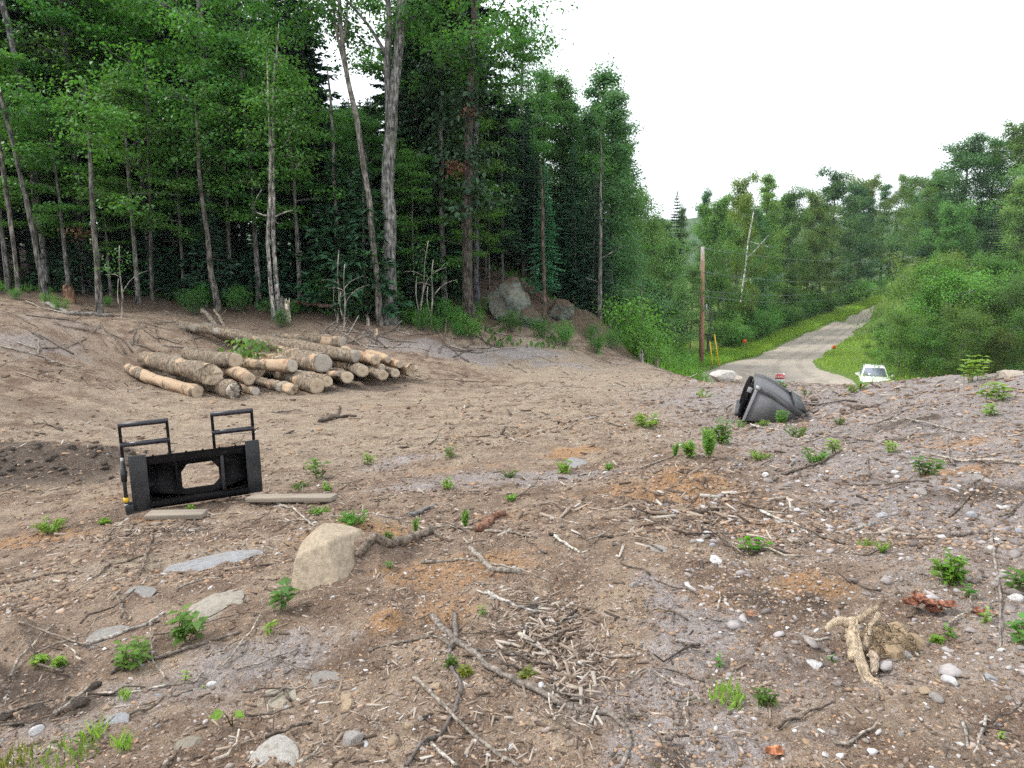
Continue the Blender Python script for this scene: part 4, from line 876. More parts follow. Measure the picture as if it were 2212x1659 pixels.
stem_tree('birch_pair_tree', 'right of two close white spotted birch stems, with thin bare side branches', 'tree',
  [[(601,692,11),(598,640,10),(592,560,9),(588,500,9),(590,430,8),(588,330,7),(590,240,5),(596,120,4)], [(590,465,4),(560,470,3),(540,450,2),(565,410,2)], [(590,470,4),(615,458,3),(632,455,2)], [(590,470,3),(600,485,2),(612,482,1.5)]], 19.9, crown=[(610,200,50,50,300),(640,260,40,50,220),(600,130,45,40,220),(650,350,30,40,90),(570,390,20,15,40)], bark='pale_bark', bcol=(.40, .37, .34), size=.13, green=(.085,.23,.05))
stem_tree('mossy_trunk_tree', 'dark crooked trunk leaning right just left of the birch pair', 'tree', [[(470,668,15),(464,630,14),(456,580,12),(452,540,11),(440,470,9),(430,380,8),(425,280,6)]], 20.0, crown=[(430,300,60,60,200),(420,220,60,50,200)], bcol=(.14, .125, .11))
stem_tree('edge_trunk_tree', 'straight grey brown trunk at the felled edge on the left', 'tree', [[(216,678,15),(212,620,13),(207,540,11),(200,440,10),(196,340,8),(190,240,6)]], 18.0, crown=[(210,330,60,50,220),(230,260,60,40,220),(180,220,50,50,180),(270,440,40,14,90)], bcol=(.15,.138,.125), size=.15, green=(.08,.235,.045))
stem_tree('leaning_trunk_tree', 'thin trunk leaning far left with its top out of frame at the left', 'tree', [[(103,645,10),(85,580,10),(72,500,10),(50,400,9),(30,320,8),(5,220,7),(-20,120,6)]], 18.6, crown=[(0,200,60,50,200),(60,330,50,20,120)], bcol=(.15, .14, .13))
stem_tree('leaning_poplar', 'thick pale grey poplar trunk leaning out of the top left corner', 'tree', [[(108,660,13),(90,500,13),(68,330,13),(58,250,13),(38,140,12),(18,50,12),(2,0,11),(-30,-120,9)]], 21.5, crown=[(-20,-100,90,60,300),(30,60,40,40,100)], bark='pale_bark', bcol=(.24, .235, .23))
stem_tree('edge_birch', 'thin grey trunk rising at the far left border of the wood', 'tree', [[(38,645,8),(35,580,8),(22,480,9),(8,380,9),(-5,280,8),(-20,150,6)]], 18.9, crown=[(20,240,50,40,150)], bcol=(.2, .18, .16))
stem_tree('pale_upper_birch', 'pale birch stem showing high up between dark firs', 'tree', [[(425,640,13),(420,520,12),(410,400,11),(404,300,11),(398,200,12),(388,100,11),(382,20,10),(378,-80,8)]], 24.5, crown=[(400,-40,90,50,350),(430,60,60,40,240),(350,80,50,40,200)], bark='pale_bark', bcol=(.30, .28, .26), size=.17)
stem_tree('thin_grey_tree', 'thin dark trunk between the edge trunk and the mossy trunk', 'tree', [[(330,650,8),(326,560,8),(324,440,7),(322,320,7),(318,200,5)]], 20.5, crown=[(320,230,60,40,240),(300,150,50,40,220),(370,260,50,20,180)], bcol=(.12, .11, .10), size=.15, green=(.085,.25,.05))
stem_tree('thin_spotted_tree', 'slim grey trunk flecked with rust left of the leaning maple', 'tree', [[(742,690,10),(736,600,9),(730,500,8),(722,400,8),(718,300,7),(712,200,5)]], 21.2, crown=[(715,270,30,40,60)], bcol=(.19, .17, .155))
stem_tree('cut_bank_fir', 'thin fir trunk standing on the cut bank by the rock face', 'conifer', [[(1176,704,9),(1175,640,8),(1174,560,7),(1172,450,6),(1170,400,4)]], 22.7, bcol=(.12, .09, .07))
stem_tree('cut_bank_tree', 'thin grey trunk with dead twigs at the right end of the wood', 'tree', [[(1296,694,9),(1296,600,8),(1297,520,7),(1298,440,6),(1298,340,4)], [(1296,560,3),(1330,540,2),(1350,530,1)], [(1296,610,3),(1265,600,2)]], 25.4, crown=[(1298,350,30,40,90)], bcol=(.18, .165, .15))
for (u, v, vt, ut, Y, lab, gr) in [(262,690,530,258,17.8,'pale forked sapling with a few leaves in front of the edge trunk',1), (742,702,570,745,19.6,'pair of bare bleached saplings left of the forked maple',0), (728,704,540,732,19.9,'taller bare bleached sapling with arching side shoots',0), (906,690,520,925,20.9,'thin green sapling left of the grey fir trunk',1), (930,690,560,936,20.9,'thin pale curved sapling beside the grey fir trunk',1)]:
    stem_tree('bare_sapling' if not gr else 'leafy_sapling', lab, 'sapling', [[(u,v,4),(u+3,v-(v-vt)*.2,3.6),((u*2+ut)/3+4,v-(v-vt)*.4,3.2),((u+ut*2)/3-3,v-(v-vt)*.7,2.4),(ut,vt,1.4)], [((u*2+ut)/3+3,v-(v-vt)*.35,1.9),(u+14,v-(v-vt)*.5,1.7),(u+34,v-(v-vt)*.62,1.4),(u+58,v-(v-vt)*.66,1)], [((u*2+ut)/3+3,v-(v-vt)*.55,1.7),(u-14,v-(v-vt)*.62,1.4),(u-34,v-(v-vt)*.6,1)], [(u+2,v-4,2.4),(u-9,v-(v-vt)*.3,2),(u-6,v-(v-vt)*.55,1.2)]], Y, crown=[(ut,vt+30,25,40,78 if gr else 0)] if gr else (), bcol=(.34, .30, .26), size=.11)
# snags and stumps
def stump(label, u, v, Y, d, h, col=(.32, .26, .2), lean=0, spikes=9, seed=1, name='broken_stump'):
    rg = np.random.default_rng(seed); p = ground_at(u, Y); k = ppm(Y, -1); r = d/2/k; hh = h/k
    e = MB(); e.tube([(0, 0, -.15), (0, 0, 0), (lean*.3, 0, hh*.5), (lean, 0, hh*.82)], [r*1.4, r*1.2, r, r*.95], 14, rough=.10, seed=seed)
    for i in range(spikes):
        a = i/spikes*6.283; q = np.array([math.cos(a)*r*.6+lean, math.sin(a)*r*.6, hh*.75]); e.tube([q, q+[rg.normal(0, .02), rg.normal(0, .02), hh*rg.uniform(.12, .45)]], [r*.38, r*.06], 5)
    o = e.build(name, M['bark'], None); o.location = p; o.color = (*col, 1); tag(o, label, 'stump'); return o
stump('pale splintered snag stump right of the birch pair', 622, 692, 19.7, 12, 44, (.42, .36, .28), seed=3)
stump('short splintered grey stump squeezed between the birches and the pale snag', 611, 692, 19.9, 8, 40, (.24, .21, .19), seed=4)
stump('rotten reddish stump at the left edge of the wood', 150, 655, 18.6, 22, 34, (.15, .085, .055), seed=5)
stump('small sawn stub on the brush bank behind the logs', 812, 716, 19.6, 8, 16, (.40, .30, .22), seed=6, spikes=5)
stump('grey stub post on the crest of the bank left of the green brush', 1385, 770, 20.7, 9, 26, (.20, .18, .16), seed=8)
stump('dark jagged stump at the end of the bank crest', 1418, 792, 20.0, 7, 18, (.16, .12, .10), seed=9)
stump('bare stub beside the foot of the leaning maple', 795, 700, 20.2, 7, 20, (.28, .24, .2), seed=10)
def logstick(name, label, pts, d0, d1, cat='branch', col=(.22, .19, .16), seed=0, group=None, lift=.3, cross=None):
    col = tuple(q*.8 for q in col)
    P = np.array([hit(*q) if len(q) == 2 else W(*q) for q in pts]); r0 = d0/2/ppm(P[0][1], P[0][2]); r1 = d1/2/ppm(P[-1][1], P[-1][2])
    o0 = P[0].copy(); d = np.concatenate([[0], np.cumsum(np.linalg.norm(np.diff(P, axis=0), axis=1))]); n = max(6, int(d[-1]/max(.03, r0*1.3))); n = min(n, 80); s = np.linspace(0, d[-1], n)
    Q = np.stack([np.interp(s, d, P[:, k]) for k in range(3)], 1)
    for _ in range(2): Q[1:-1] = (Q[:-2]+2*Q[1:-1]+Q[2:])/4
    rr = np.interp(s, [0, d[-1]], [r0, r1])
    if all(len(q) == 2 for q in pts): Q[:, 2] = np.maximum(H(Q[:, 0], Q[:, 1]), Q[:, 2])+rr*lift*2.2
    Q += fbm(s[:, None]*3/max(d[-1], .3)*4, np.arange(3)[None]*9.+seed, 6, 2)*r0*.8
    m = MB(); m.tube(Q-o0, rr*(1+.05*np.sin(s/r0*.9+seed)+.14*fbm(s/r0*.35, np.full(len(s), seed*5.), 4, 2)), 9, rough=.14, seed=seed)
    o = m.build(name, M['twig'], None, smooth=True); o.location = o0; o.color = (*col, 1); tag(o, label, cat, group); return o
logstick('fallen_trunk', 'reddish fallen trunk lying in the shade right of the pale snag', [(636,650,20.5),(700,660,20.6),(745,668,20.8)], 10, 9, 'fallen trunk', (.17, .115, .085))
logstick('leaning_slab', 'split slab leaning up behind the top end of the longest log', [(470,712,18.4),(455,690,18.7),(436,668,19)], 12, 9, 'slab', (.30, .25, .20))
logstick('leaning_slab', 'thinner split slab leaning right behind the top end of the longest log', [(487,712,18.6),(475,690,18.8),(462,668,19)], 8, 5, 'slab', (.36, .29, .22))
logstick('fallen_trunk', 'grey fallen pole on the slash at the left edge of the wood', [(94,655),(150,680),(245,684)], 9, 7, 'fallen trunk', (.30, .27, .24))

# ---------------- the wood behind: every tree its own thing
def scatter_wood(n, ulo, uhi, ylo, yhi, pick, mind=1.2):
    pts = []; tries = 0
    while len(pts) < n and tries < n*60:
        tries += 1; Y = vr.uniform(ylo, yhi); u = vr.uniform(ulo, uhi); p = ground_at(u, Y)
        if all((p[0]-q[0])**2+(p[1]-q[1])**2 > mind**2 for q in pts): pts.append(p); pick(p, u, Y)
FIRS = 'dark slender fir crowded in the shaded wood behind the log pile'
GAPS = [(775, 40, 215), (1190, 110, 185)]
def capped(p, u, Y, h):
    for gu, gw, gv in GAPS:
        if abs(u-gu) < gw+45: h = min(h, W(u, gv, Y)[2]-p[2])
    return h
def pk_fir(p, u, Y): tree(vr.choice(['fir', 'firdark', 'firdark']), p, capped(p, u, Y, vr.uniform(9, 15)), FIRS, 'firs in the shaded wood', tint=vr.uniform(.6, 1.0), bark=(.05, .046, .042))  # bark darkened too: the inner shade of the wood is in its colour
def pk_fir2(p, u, Y): tree('fir', p, vr.uniform(4, 7), 'fir in the dense stand behind the rock outcrop', 'firs behind the rock outcrop', tint=vr.uniform(.7, 1.1), bark=(.095, .088, .082))
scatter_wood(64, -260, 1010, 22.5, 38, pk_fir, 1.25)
scatter_wood(24, 1000, 1290, 27, 38, pk_fir2, 1.2)
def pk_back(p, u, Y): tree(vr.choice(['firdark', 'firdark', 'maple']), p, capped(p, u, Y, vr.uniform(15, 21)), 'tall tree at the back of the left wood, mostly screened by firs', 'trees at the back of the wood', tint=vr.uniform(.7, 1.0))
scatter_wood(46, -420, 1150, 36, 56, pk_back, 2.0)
def pk_maple(p, u, Y): tree('maple', p, capped(p, u, Y, vr.uniform(11, 16)), 'leafy maple rising among the firs of the left wood', 'maples among the firs', tint=vr.uniform(.9, 1.3))
scatter_wood(24, -250, 900, 21.5, 32, pk_maple, 2.0)
SMALL = 'small bushy fir growing low under the trees at the edge of the wood'
def pk_small(p, u, Y): tree('firsmall', p, vr.uniform(1.6, 4.5), SMALL, 'small firs at the wood edge', tint=vr.uniform(.7, 1.2))
scatter_wood(30, 120, 1000, 20.4, 26, pk_small, .8)
def pk_young(p, u, Y): tree('young', p, vr.uniform(3.5, 6.5), 'young leafy maple in the gap right of the forked maple', 'young maples right of the forked maple', tint=vr.uniform(.8, 1.2), green=(.08,.235,.045))
scatter_wood(15, 860, 1060, 22.0, 28, pk_young, .9)
Yng = [(150,19.8,170,'light green young maple with layered sprays at the far left'),(300,19.6,130,'bright young maple with yellow green sprays left of the pale birch'),(90,20.5,230,'young maple with drooping sprays beside the leaning trunk'),(240,20.3,330,'short young maple with bright leaf layers by the edge trunk'),
       (400,21.0,230,'young maple reaching a long bright spray in front of the pale birch'),(560,21.5,40,'tall narrow young maple behind the birch pair'),(650,21.2,100,'light leaved maple right of the birch pair, high on the skyline'),(500,21.5,90,'leafy young maple between the pale birch and the birch pair'),(20,20.5,60,'young maple screening the leaning poplar'),(330,23,-40,'tall maple over the thin dark trunk'),(180,23,-60,'tall maple above the edge trunk')]
for u, Y, vt, lab in Yng: tree_uv('young', u, Y, vt, lab, green=(.088,.25,.05), tint=vr.uniform(.85, 1.15), wide=1.15)
# conifers and poplars of the right end of the wood
for u, Y, vt, kd, t, w, lab in [(1175,24.4,355,'fir0',1.9,1.05,'bright green pointed fir at the front right of the wood'),(1085,25.5,190,'fir1',.9,1.0,'tall dark fir between the stout spruce and the bright fir'),(1240,27,430,'fir2',1.0,1.0,'broad dark fir right of the bright pointed fir'),(1290,28.5,420,'fir3',.8,.8,'sparse grey fir behind the thin grey trunk'),(960,24.5,110,'fir1',.8,1.0,'dense dark fir behind the slim grey fir trunk'),(1130,28,240,'fir2',1.0,.9,'mid green fir above the rock face'),(700,23.5,170,'firdark0',.8,1.1,'black green fir left of the leaning maple'),
                              (900,25,230,'fir0',.8,1.1,'dark fir right behind the forked maple'),(1030,26,60,'fir1',.85,1.0,'tall dark fir behind the stout spruce'),(1215,31,330,'fir1',1.0,.9,'narrow fir behind the bright pointed fir'),(1330,32,560,'fir0',1.1,.9,'small pointed fir at the corner of the wood by the roadside brush')]:
    tree_uv(kd, u, Y, vt, lab, tint=t, wide=w)
for u, Y, vt, kd, t, w, lab in [(1290,33,105,'poplar0',1.0,1.35,'tall airy poplar at the right tip of the wood, highest on the skyline'),(1225,32,170,'poplar1',1.05,1.25,'poplar left of the skyline poplar'),(1340,35,290,'poplar2',1.0,1.1,'lower leaning poplar at the outer right flank of the wood'),(1170,33,110,'poplar2',1.1,1.2,'poplar over the mid green fir'),(1130,29,20,'maple0',1.1,.8,'maple crown above the fir right of the stout spruce'),(1330,34,205,'poplar1',.95,1.0,'thin poplar with ragged right edge against the sky'),(1255,36,230,'poplar0',1.1,1.1,'pale poplar filling between the skyline poplars'),(1315,30.5,150,'poplar2',1.05,1.2,'dense poplar standing in front of the skyline poplar'),(1205,31,125,'poplar0',1.0,1.3,'full crowned poplar above the bright pointed fir'),(1270,29.5,200,'poplar1',.95,1.2,'shorter leafy poplar before the tall airy one')]:
    tree_uv(kd, u, Y, vt, lab, tint=t, wide=w)
# dead rusty sprays hanging in the spruces
def dead_spray(u, v, Y, n, label):
    rg = np.random.default_rng(u); c = W(u, v, Y); m = MB(); leaf_cloud(m, rg, np.zeros(3), n*3, .28, .2, .09, .5); o = m.build('dead_spray', M['needle'], None); o.location = c; o.color = (.12, .045, .03, 1); tag(o, label, 'dead branch')
dead_spray(985,362,20.9,50,'rust red clump of dead needles left of the stout spruce trunk')
dead_spray(1013,242,20.9,26,'small rust red dead spray high on the stout spruce')
dead_spray(165,500,18.9,20,'faded red dead spray among the left firs')

# ---------------- far roadside woods
far = [  # u, distance, top v, kind, tint, width, label
 (1362,48,420,'round',1.15,.8,'light green broad tree just right of the wood corner'),(1400,52,470,'round',1.1,.8,'rounded tree left of the utility pole'),(1450,58,415,'fir',.8,.7,'thin pointed spruce breaking the skyline left of the pole'),(1465,75,425,'poplar',.8,.8,'hazy poplar at the skyline notch'),(1530,60,430,'round',1.15,.8,'leafy tree directly behind the utility pole'),
 (1512,72,385,'poplar',.8,.9,'twin topped hazy poplar behind the pole'),(1585,62,385,'round',1.2,.75,'tall light green ash right of the pole'),(1640,66,350,'poplar',1.05,1.2,'tallest ragged poplar right of the pole'),(1620,60,440,'round',1.15,.7,'light green tree with a bleached leaning stem before it'),(1690,68,405,'round',1.0,.8,'tree with thin ragged top left of the big rounded maple'),
 (1790,72,372,'round',.85,1.1,'big rounded dark maple over the middle of the road bend'),(1740,66,520,'round',1.1,.7,'low spreading light tree under the big rounded maple'),(1850,80,385,'round',.85,.9,'dark rounded maple right of the big rounded one'),(1900,84,380,'poplar',.75,1.3,'grey green tree above the road top'),(1945,88,378,'round',.8,.8,'dim tree at the top of the road'),(1880,78,480,'young',1.4,1.2,'yellow tinted young tree at the road edge'),
 (1440,47,520,'round',1.15,.7,'dense light green tree beside the leftmost guy wires'),(1345,44,520,'maple',1.1,.8,'maple overhanging the roadside brush at the wood corner'),(1390,46,580,'young',1.1,1.2,'low leafy tree by the silver snag'),(1490,50,560,'maple',.95,.8,'dark leafy tree behind the guy wires'),(1700,64,560,'fir',1.0,1.0,'broad dark fir below the tall poplar'),(1640,61,560,'fir',.95,1.0,'dark fir behind the bleached leaning stem'),(1570,57,570,'maple',.95,.8,'shaded tree right of the pole'),(1760,68,560,'fir',.95,1.0,'dark fir left of the road bend'),(1830,74,540,'maple',.9,.9,'leafy tree over the verge of the road bend'),(1925,84,480,'fir',.85,.9,'dark spruce at the road top'),
 (2060,82,296,'round',.75,1.25,'great dark rounded tree highest on the right hill'),(2130,84,300,'round',.8,1.2,'soft green rounded tree right of the highest dark one'),(2010,86,370,'round',.75,1.0,'dark tree left of the highest rounded one'),(2200,80,262,'round',.9,1.1,'tree at the top right border'),(2250,70,290,'round',1.1,1.1,'tree cut by the right border'),(2040,64,440,'round',1.1,.85,'bright yellow green rounded tree above the roadside thicket'),(2180,62,390,'round',1.15,.9,'light green tree near the right border'),(2120,58,440,'fir1',.85,1.1,'dark broad spruce between two light trees on the right'),(2210,54,470,'poplar',1.0,1.3,'loose birch at the right border'),(1980,70,480,'fir',.85,1.0,'dark spruce behind the yellow green rounded tree'),
 (2260,52,560,'round',.9,.9,'dark tree behind the right thicket'),(2320,60,360,'round',.9,1.1,'tree beyond the right border'),(1550,85,430,'round',.8,.8,'distant tree behind the pole'),(1740,95,420,'round',.8,.9,'distant tree behind the big rounded maple'),(1670,90,430,'round',.8,.8,'distant tree behind the tall poplar'),(1420,70,470,'round',.9,.8,'distant tree behind the rounded tree left of the pole'),(1360,62,455,'round',.9,.8,'distant tree showing over the light broad tree'),(1985,98,385,'round',.7,1.0,'hazy tree on the hill over the road top'),(1840,95,395,'round',.75,.9,'hazy tree behind the dark rounded maple')]
def ROADL(u): return np.interp(u, [1500, 1560, 1640, 1740, 1830, 1905, 1960], [48.5, 54, 61, 77, 92, 108, 125])
for u, Y, vt, kd, t, w, lab in far:
    if 1560 < u < 1960: Y = max(Y, float(ROADL(u+85))+4)
    gv = vr.uniform(0, 1); tree_uv(kd, u, Y, vt, lab, tint=t*vr.uniform(.85, 1.2), wide=w, green=None if kd.startswith('fir') else (.085+.06*gv, .225+.02*gv, .095-.045*gv))
stem_tree('leaning_birch', 'bleached leaning birch with forked bare limbs right of the pole', 'tree', [[(1600,655,3.4),(1606,610,3.4),(1612,560,3.2),(1616,520,3),(1622,490,2.6),(1632,440,2),(1640,420,1.4)], [(1614,556,2.2),(1632,540,2),(1650,520,1.6),(1662,507,1.2)], [(1620,522,1.8),(1640,528,1.5),(1668,535,1)]], 65, bark='pale_bark', bcol=(.62, .60, .57), size=.2)
for u, v, vt, Y, lab in [(1388,710,560,44,'silver snag trunk left of the pole'),(1564,670,540,62.5,'white birch stem right of the pole'),(1572,600,520,63.5,'thin pale stem behind the white birch'),(1789,648,530,96,'pale birch trunk below the big rounded maple'),(1773,650,560,95,'dim trunk left of the pale birch trunk'),(1930,600,560,122,'pale trunk at the top of the road')]:
    stem_tree('birch_tree', lab, 'tree', [[(u,v,6 if u > 1380 and u < 1400 else 3.6),(u-3,(v+vt)/2,5 if u < 1400 else 3),(u-6,vt,2.4)]], Y, crown=[(u-6,vt-20,30,20,78)], bark='pale_bark', bcol=(.30, .29, .275), size=.22)
# ---------------- thickets by the road and the wood edge
def thicket(kd, n, box, hlo, hhi, label, group, tint=(.85, 1.25), green=None, mind=.5):
    u0, u1, y0, y1 = box
    scatter_wood(n, u0, u1, y0, y1, lambda p, u, Y: tree(kd, p, vr.uniform(hlo, hhi), label, group, tint=vr.uniform(*tint), green=green), mind)
thicket('shrub', 40, (1335, 1455, 24, 50), 1.2, 2.6, 'leafy light green shrub in the roadside brush around the pole', 'shrubs around the pole', green=(.12,.29,.05), mind=.9)
thicket('shrub', 12, (1470, 1590, 30, 42), .5, 1.0, 'low leafy shrub in front of the guy wires', 'shrubs before the guy wires', green=(.15,.33,.05), mind=.9)
thicket('shrub', 20, (1345, 1490, 23, 31), .5, 1.2, 'low leafy shrub just behind the crest of the cut bank', 'shrubs behind the bank crest', green=(.14,.32,.05), mind=.7)
for i in range(52):
    u = 1560+350*(i+vr.random())/52; Y = float(ROADL(u+30))+vr.uniform(5, 9); tree('shrub', ground_at(u, Y), vr.uniform(1.8, 3.4), 'dark green shrub in the hedge along the far verge of the road', 'shrubs along the road verge', tint=vr.uniform(.8, 1.3))
for u, Y, vt, t, lab in [(1990,50,550,1.0,'tall alder bush at the left tip of the right thicket'),(2030,48,560,1.1,'big light alder bush in front of the right thicket'),(2100,47,600,.95,'alder bush above the white car'),(2180,46,590,.9,'dark bush at the right end of the thicket'),(2240,47,560,1.0,'bush cut by the right border'),(2140,52,540,1.0,'tall bush behind the thicket'),(2010,54,540,1.05,'tall bush behind the alder'),(1940,45,660,.9,'low dark bush behind the white car'),(2000,44,700,.85,'low dark bush right of the white car'),(2070,43,650,.9,'shaded bush behind the yellow leaved plant'),(2150,42,700,.85,'shaded bush near the right border'),(2220,42,665,.9,'shaded bush at the right border'),(1905,52,690,1.0,'low bush on the grass tip')]:
    tree_uv('bush', u, Y, vt, lab, tint=t*vr.uniform(.75, 1.3), wide=vr.uniform(.75, 1.0), green=(.085+vr.uniform(0, .07), .225, .05))
thicket('shrub', 22, (860, 1030, 20.3, 22.6), .35, .85, 'low bright raspberry shrub at the foot of the grey fir and stout spruce', 'low shrubs under the spruces', green=(.08,.24,.048), mind=.35)
thicket('shrub', 7, (380, 640, 19.0, 20.5), .3, .8, 'low leafy shrub on the brush bank behind the logs', 'low shrubs behind the logs', green=(.06,.19,.045), mind=.5)
thicket('shrub', 10, (690, 830, 20.6, 22.5), .6, 1.8, 'leafy understorey shrub beside the leaning maple', 'understorey shrubs by the leaning maple', green=(.06,.19,.045), mind=.5)
thicket('shrub', 6, (-60, 330, 17.2, 19), .2, .45, 'low green shrub on the slash along the left wood edge', 'low shrubs on the left slash', mind=.6)
thicket('shrub', 9, (1060, 1330, 21.3, 23.0), .3, .8, 'small green shrub rooted on the cut bank', 'shrubs on the cut bank', green=(.075,.22,.048), mind=.6)
# ================================================================== stones, wood, litter and small plants of the clearing
def ico(sub):
    bm_t = (1+5**.5)/2
    v = [(-1,bm_t,0),(1,bm_t,0),(-1,-bm_t,0),(1,-bm_t,0),(0,-1,bm_t),(0,1,bm_t),(0,-1,-bm_t),(0,1,-bm_t),(bm_t,0,-1),(bm_t,0,1),(-bm_t,0,-1),(-bm_t,0,1)]
    f = [(0,11,5),(0,5,1),(0,1,7),(0,7,10),(0,10,11),(1,5,9),(5,11,4),(11,10,2),(10,7,6),(7,1,8),(3,9,4),(3,4,2),(3,2,6),(3,6,8),(3,8,9),(4,9,5),(2,4,11),(6,2,10),(8,6,7),(9,8,1)]
    v = [np.array(q)/np.linalg.norm(q) for q in v]
    for _ in range(sub):
        mid = {}; nf = []
        def m(a, b):
            k = (min(a, b), max(a, b))
            if k not in mid: q = v[a]+v[b]; v.append(q/np.linalg.norm(q)); mid[k] = len(v)-1
            return mid[k]
        for a, b, c in f: ab, bc, ca = m(a, b), m(b, c), m(c, a); nf += [(a, ab, ca), (b, bc, ab), (c, ca, bc), (ab, bc, ca)]
        f = nf
    return np.array(v), np.array(f)
ICO0, ICO2, ICO4 = ico(0), ico(2), ico(4)
def rock_mesh(seed, planes=9, cut=.72, rough=.05, base=ICO2, sq=(1, 1, 1)):
    rg = np.random.default_rng(seed); V = base[0].copy()
    N = rand_unit(rg, planes); D = rg.uniform(cut-.12, cut+.15, planes)
    for n, d in zip(N, D):
        q = V@n; V -= np.outer(np.maximum(q-d, 0), n)
    V *= (1+rough*fbm(V[:, 0]*2.5+V[:, 2]*1.3+seed, V[:, 1]*2.5-V[:, 2]*1.7, seed, 4))[:, None]
    return V*np.array(sq), base[1]
STONES = []
for i in range(10):
    V, F = rock_mesh(300+i, 7 if i % 2 else 12, .66 if i % 2 else .85, .12, ICO2, (1, vr.uniform(.6, .9), vr.uniform(.4, .65))); m = MB(); m.add(V, None, F); STONES.append(m.mesh('stone', M['stone'], i % 2 == 0))
SCOL = {'grey': (.30, .275, .26), 'white': (.58, .57, .57), 'tan': (.36, .27, .185), 'dark': (.12, .105, .095), 'rust': (.28, .16, .10), 'blue': (.36, .37, .40)}
def stone(p, r, col, label, group=None, sink=.25, rot=None, mesh=None, name='stone', sc=(1, 1, 1)):
    o = obj(name, mesh or STONES[int(vr.integers(0, 10))]); o.location = (p[0], p[1], p[2]+r*(.35-sink)); o.scale = (r*sc[0], r*sc[1], r*sc[2])
    o.rotation_euler = (vr.normal(0, .2), vr.normal(0, .2), vr.uniform(0, 6.28)) if rot is None else rot
    o.color = (*[float(c) for c in np.array(SCOL[col] if isinstance(col, str) else col)*vr.uniform(.9, 1.1)], 1); tag(o, label, 'stone', group); return o
def big_rock(name, label, u, v, Y, w, h, seed, col, planes=10, cut=.7, sq=(1, .8, .8), rot=(0, 0, 0), mat='boulder', cat='boulder', dz=0, smooth=False, rough=.10, base=None):
    V, F = rock_mesh(seed, planes, cut, rough, base or ICO4, sq); m = MB(); m.add(V, None, F); o = m.build(name, M[mat], None, smooth=smooth)
    p = W(u, v, Y) if Y else hit(u, v); k = ppm(p[1], p[2]); o.location = (p[0], p[1], p[2]+dz); s = w/2/k; o.scale = (s/sq[0], s/sq[0], h/2/k/sq[2]); o.rotation_euler = rot; o.color = (*col, 1); tag(o, label, cat); return o
p = hit(715, 1262)
V = ICO4[0].copy(); V = np.sign(V)*np.abs(V)**.8
for n_, d_ in (((-.12, -.88, .40), .50), ((-.95, -.25, .2), .78), ((-.55, -.1, .8), .72), ((.15, .1, 1), .72), ((.75, -.35, .62), .62), ((.5, -.8, .1), .80), ((-.3, -.5, .85), .70)):
    n_ = np.array(n_)/np.linalg.norm(n_); q = V@n_; V -= np.outer(np.maximum(q-d_, 0), n_)*.93
V *= (1+.035*fbm(V[:, 0]*3+V[:, 2], V[:, 1]*3-V[:, 2], 5, 4)+.012*fbm(V[:, 0]*14, V[:, 2]*14, 6, 2))[:, None]
m = MB(); m.add(V, None, ICO4[1]); o = m.build('boulder', M['boulder'], None, smooth=False); bp0 = W(708, 1226, p[1]+.22); o.location = bp0; kk = ppm(bp0[1], bp0[2]); o.scale = (84/kk, .34, 94/kk); o.color = (.345, .28, .205, 1); tag(o, 'large tan boulder with a flat face, half buried under soil', 'boulder')
big_rock('boulder', 'grey white angular boulder at the crest beside the loader bucket', 1563, 815, 17.0, 66, 40, 23, (.44, .42, .39), 12, .66, rot=(0, R(8), .4))
big_rock('boulder', 'smaller split tan boulder touching the back of the loader bucket', 1598, 824, 16.2, 30, 30, 24, (.40, .35, .29), 10, .66, rot=(0, R(30), 1.2))
big_rock('boulder', 'pale flat topped boulder on the ridge at the right border', 2185, 822, 9.6, 90, 44, 27, (.36, .31, .26), 10, .66)
big_rock('boulder', 'small pale stone block on the crest left of the angular boulder', 1498, 826, 17.0, 20, 14, 28, (.36, .32, .29), 10, .7)
rk = big_rock('rock_outcrop', 'lichen grey rock outcrop bulging from the cut bank under the firs', 1105, 672, 23.0, 125, 135, 31, (.3, .3, .28), 22, .70, (1, .9, 1.0), (R(-18), R(14), .2), 'rock', 'rock outcrop', rough=.22)
big_rock('rock_outcrop', 'dark wet rock ledge lower right of the lichen outcrop', 1150, 690, 22.6, 60, 60, 33, (.2, .2, .18), 16, .68, (1, .9, 1.0), (R(-10), R(20), .2), 'rock', 'rock outcrop', rough=.22)
big_rock('rock_outcrop', 'small rock ledge right of the thin cut bank fir', 1212, 672, 24.0, 70, 70, 35, (.2, .2, .18), 16, .68, (1, .9, 1.0), (R(-10), R(10), 1.2), 'rock', 'rock outcrop', rough=.22)
SL = [ # u, v, width, depth factor, seed, colour, label
 (455,1222,250,.22,41,(.36,.36,.37),'long narrow blue grey slab of bedrock left of the tan boulder',R(24)),
 (470,1310,120,.55,42,(.42,.38,.32),'stepped pale slab with a broken front edge below the long slab',R(10)),
 (590,1527,130,.6,43,(.44,.39,.31),'broad pale flat rock by the two leaf seedling',R(-10)),
 (580,1640,130,.7,44,(.50,.47,.43),'pale flat rock at the bottom edge of the ground',R(15)),
 (405,1612,70,.5,45,(.34,.30,.24),'flat tilted tan slab at the bottom left',R(10)),
 (250,1558,56,.7,46,(.40,.41,.44),'square blue grey block at the lower left',R(20)),
 (690,1475+0,90,.5,47,(.33,.31,.29),'low grey rock showing through the soil left of the round stones',R(0)),
 (245,1372,110,.4,48,(.36,.34,.32),'thin grey slab beside the leafy weeds on the left',R(5)),
 (1250,1005,60,.5,49,(.34,.33,.34),'grey slab flush with the soil left of the rust patch',R(8)),
 (300,1280,80,.4,50,(.33,.32,.31),'small grey slab above the thin slab on the left',R(18)),
 (1410,1190,60,.5,51,(.40,.37,.34),'pale flat stone above the white lump',R(-12)),
]
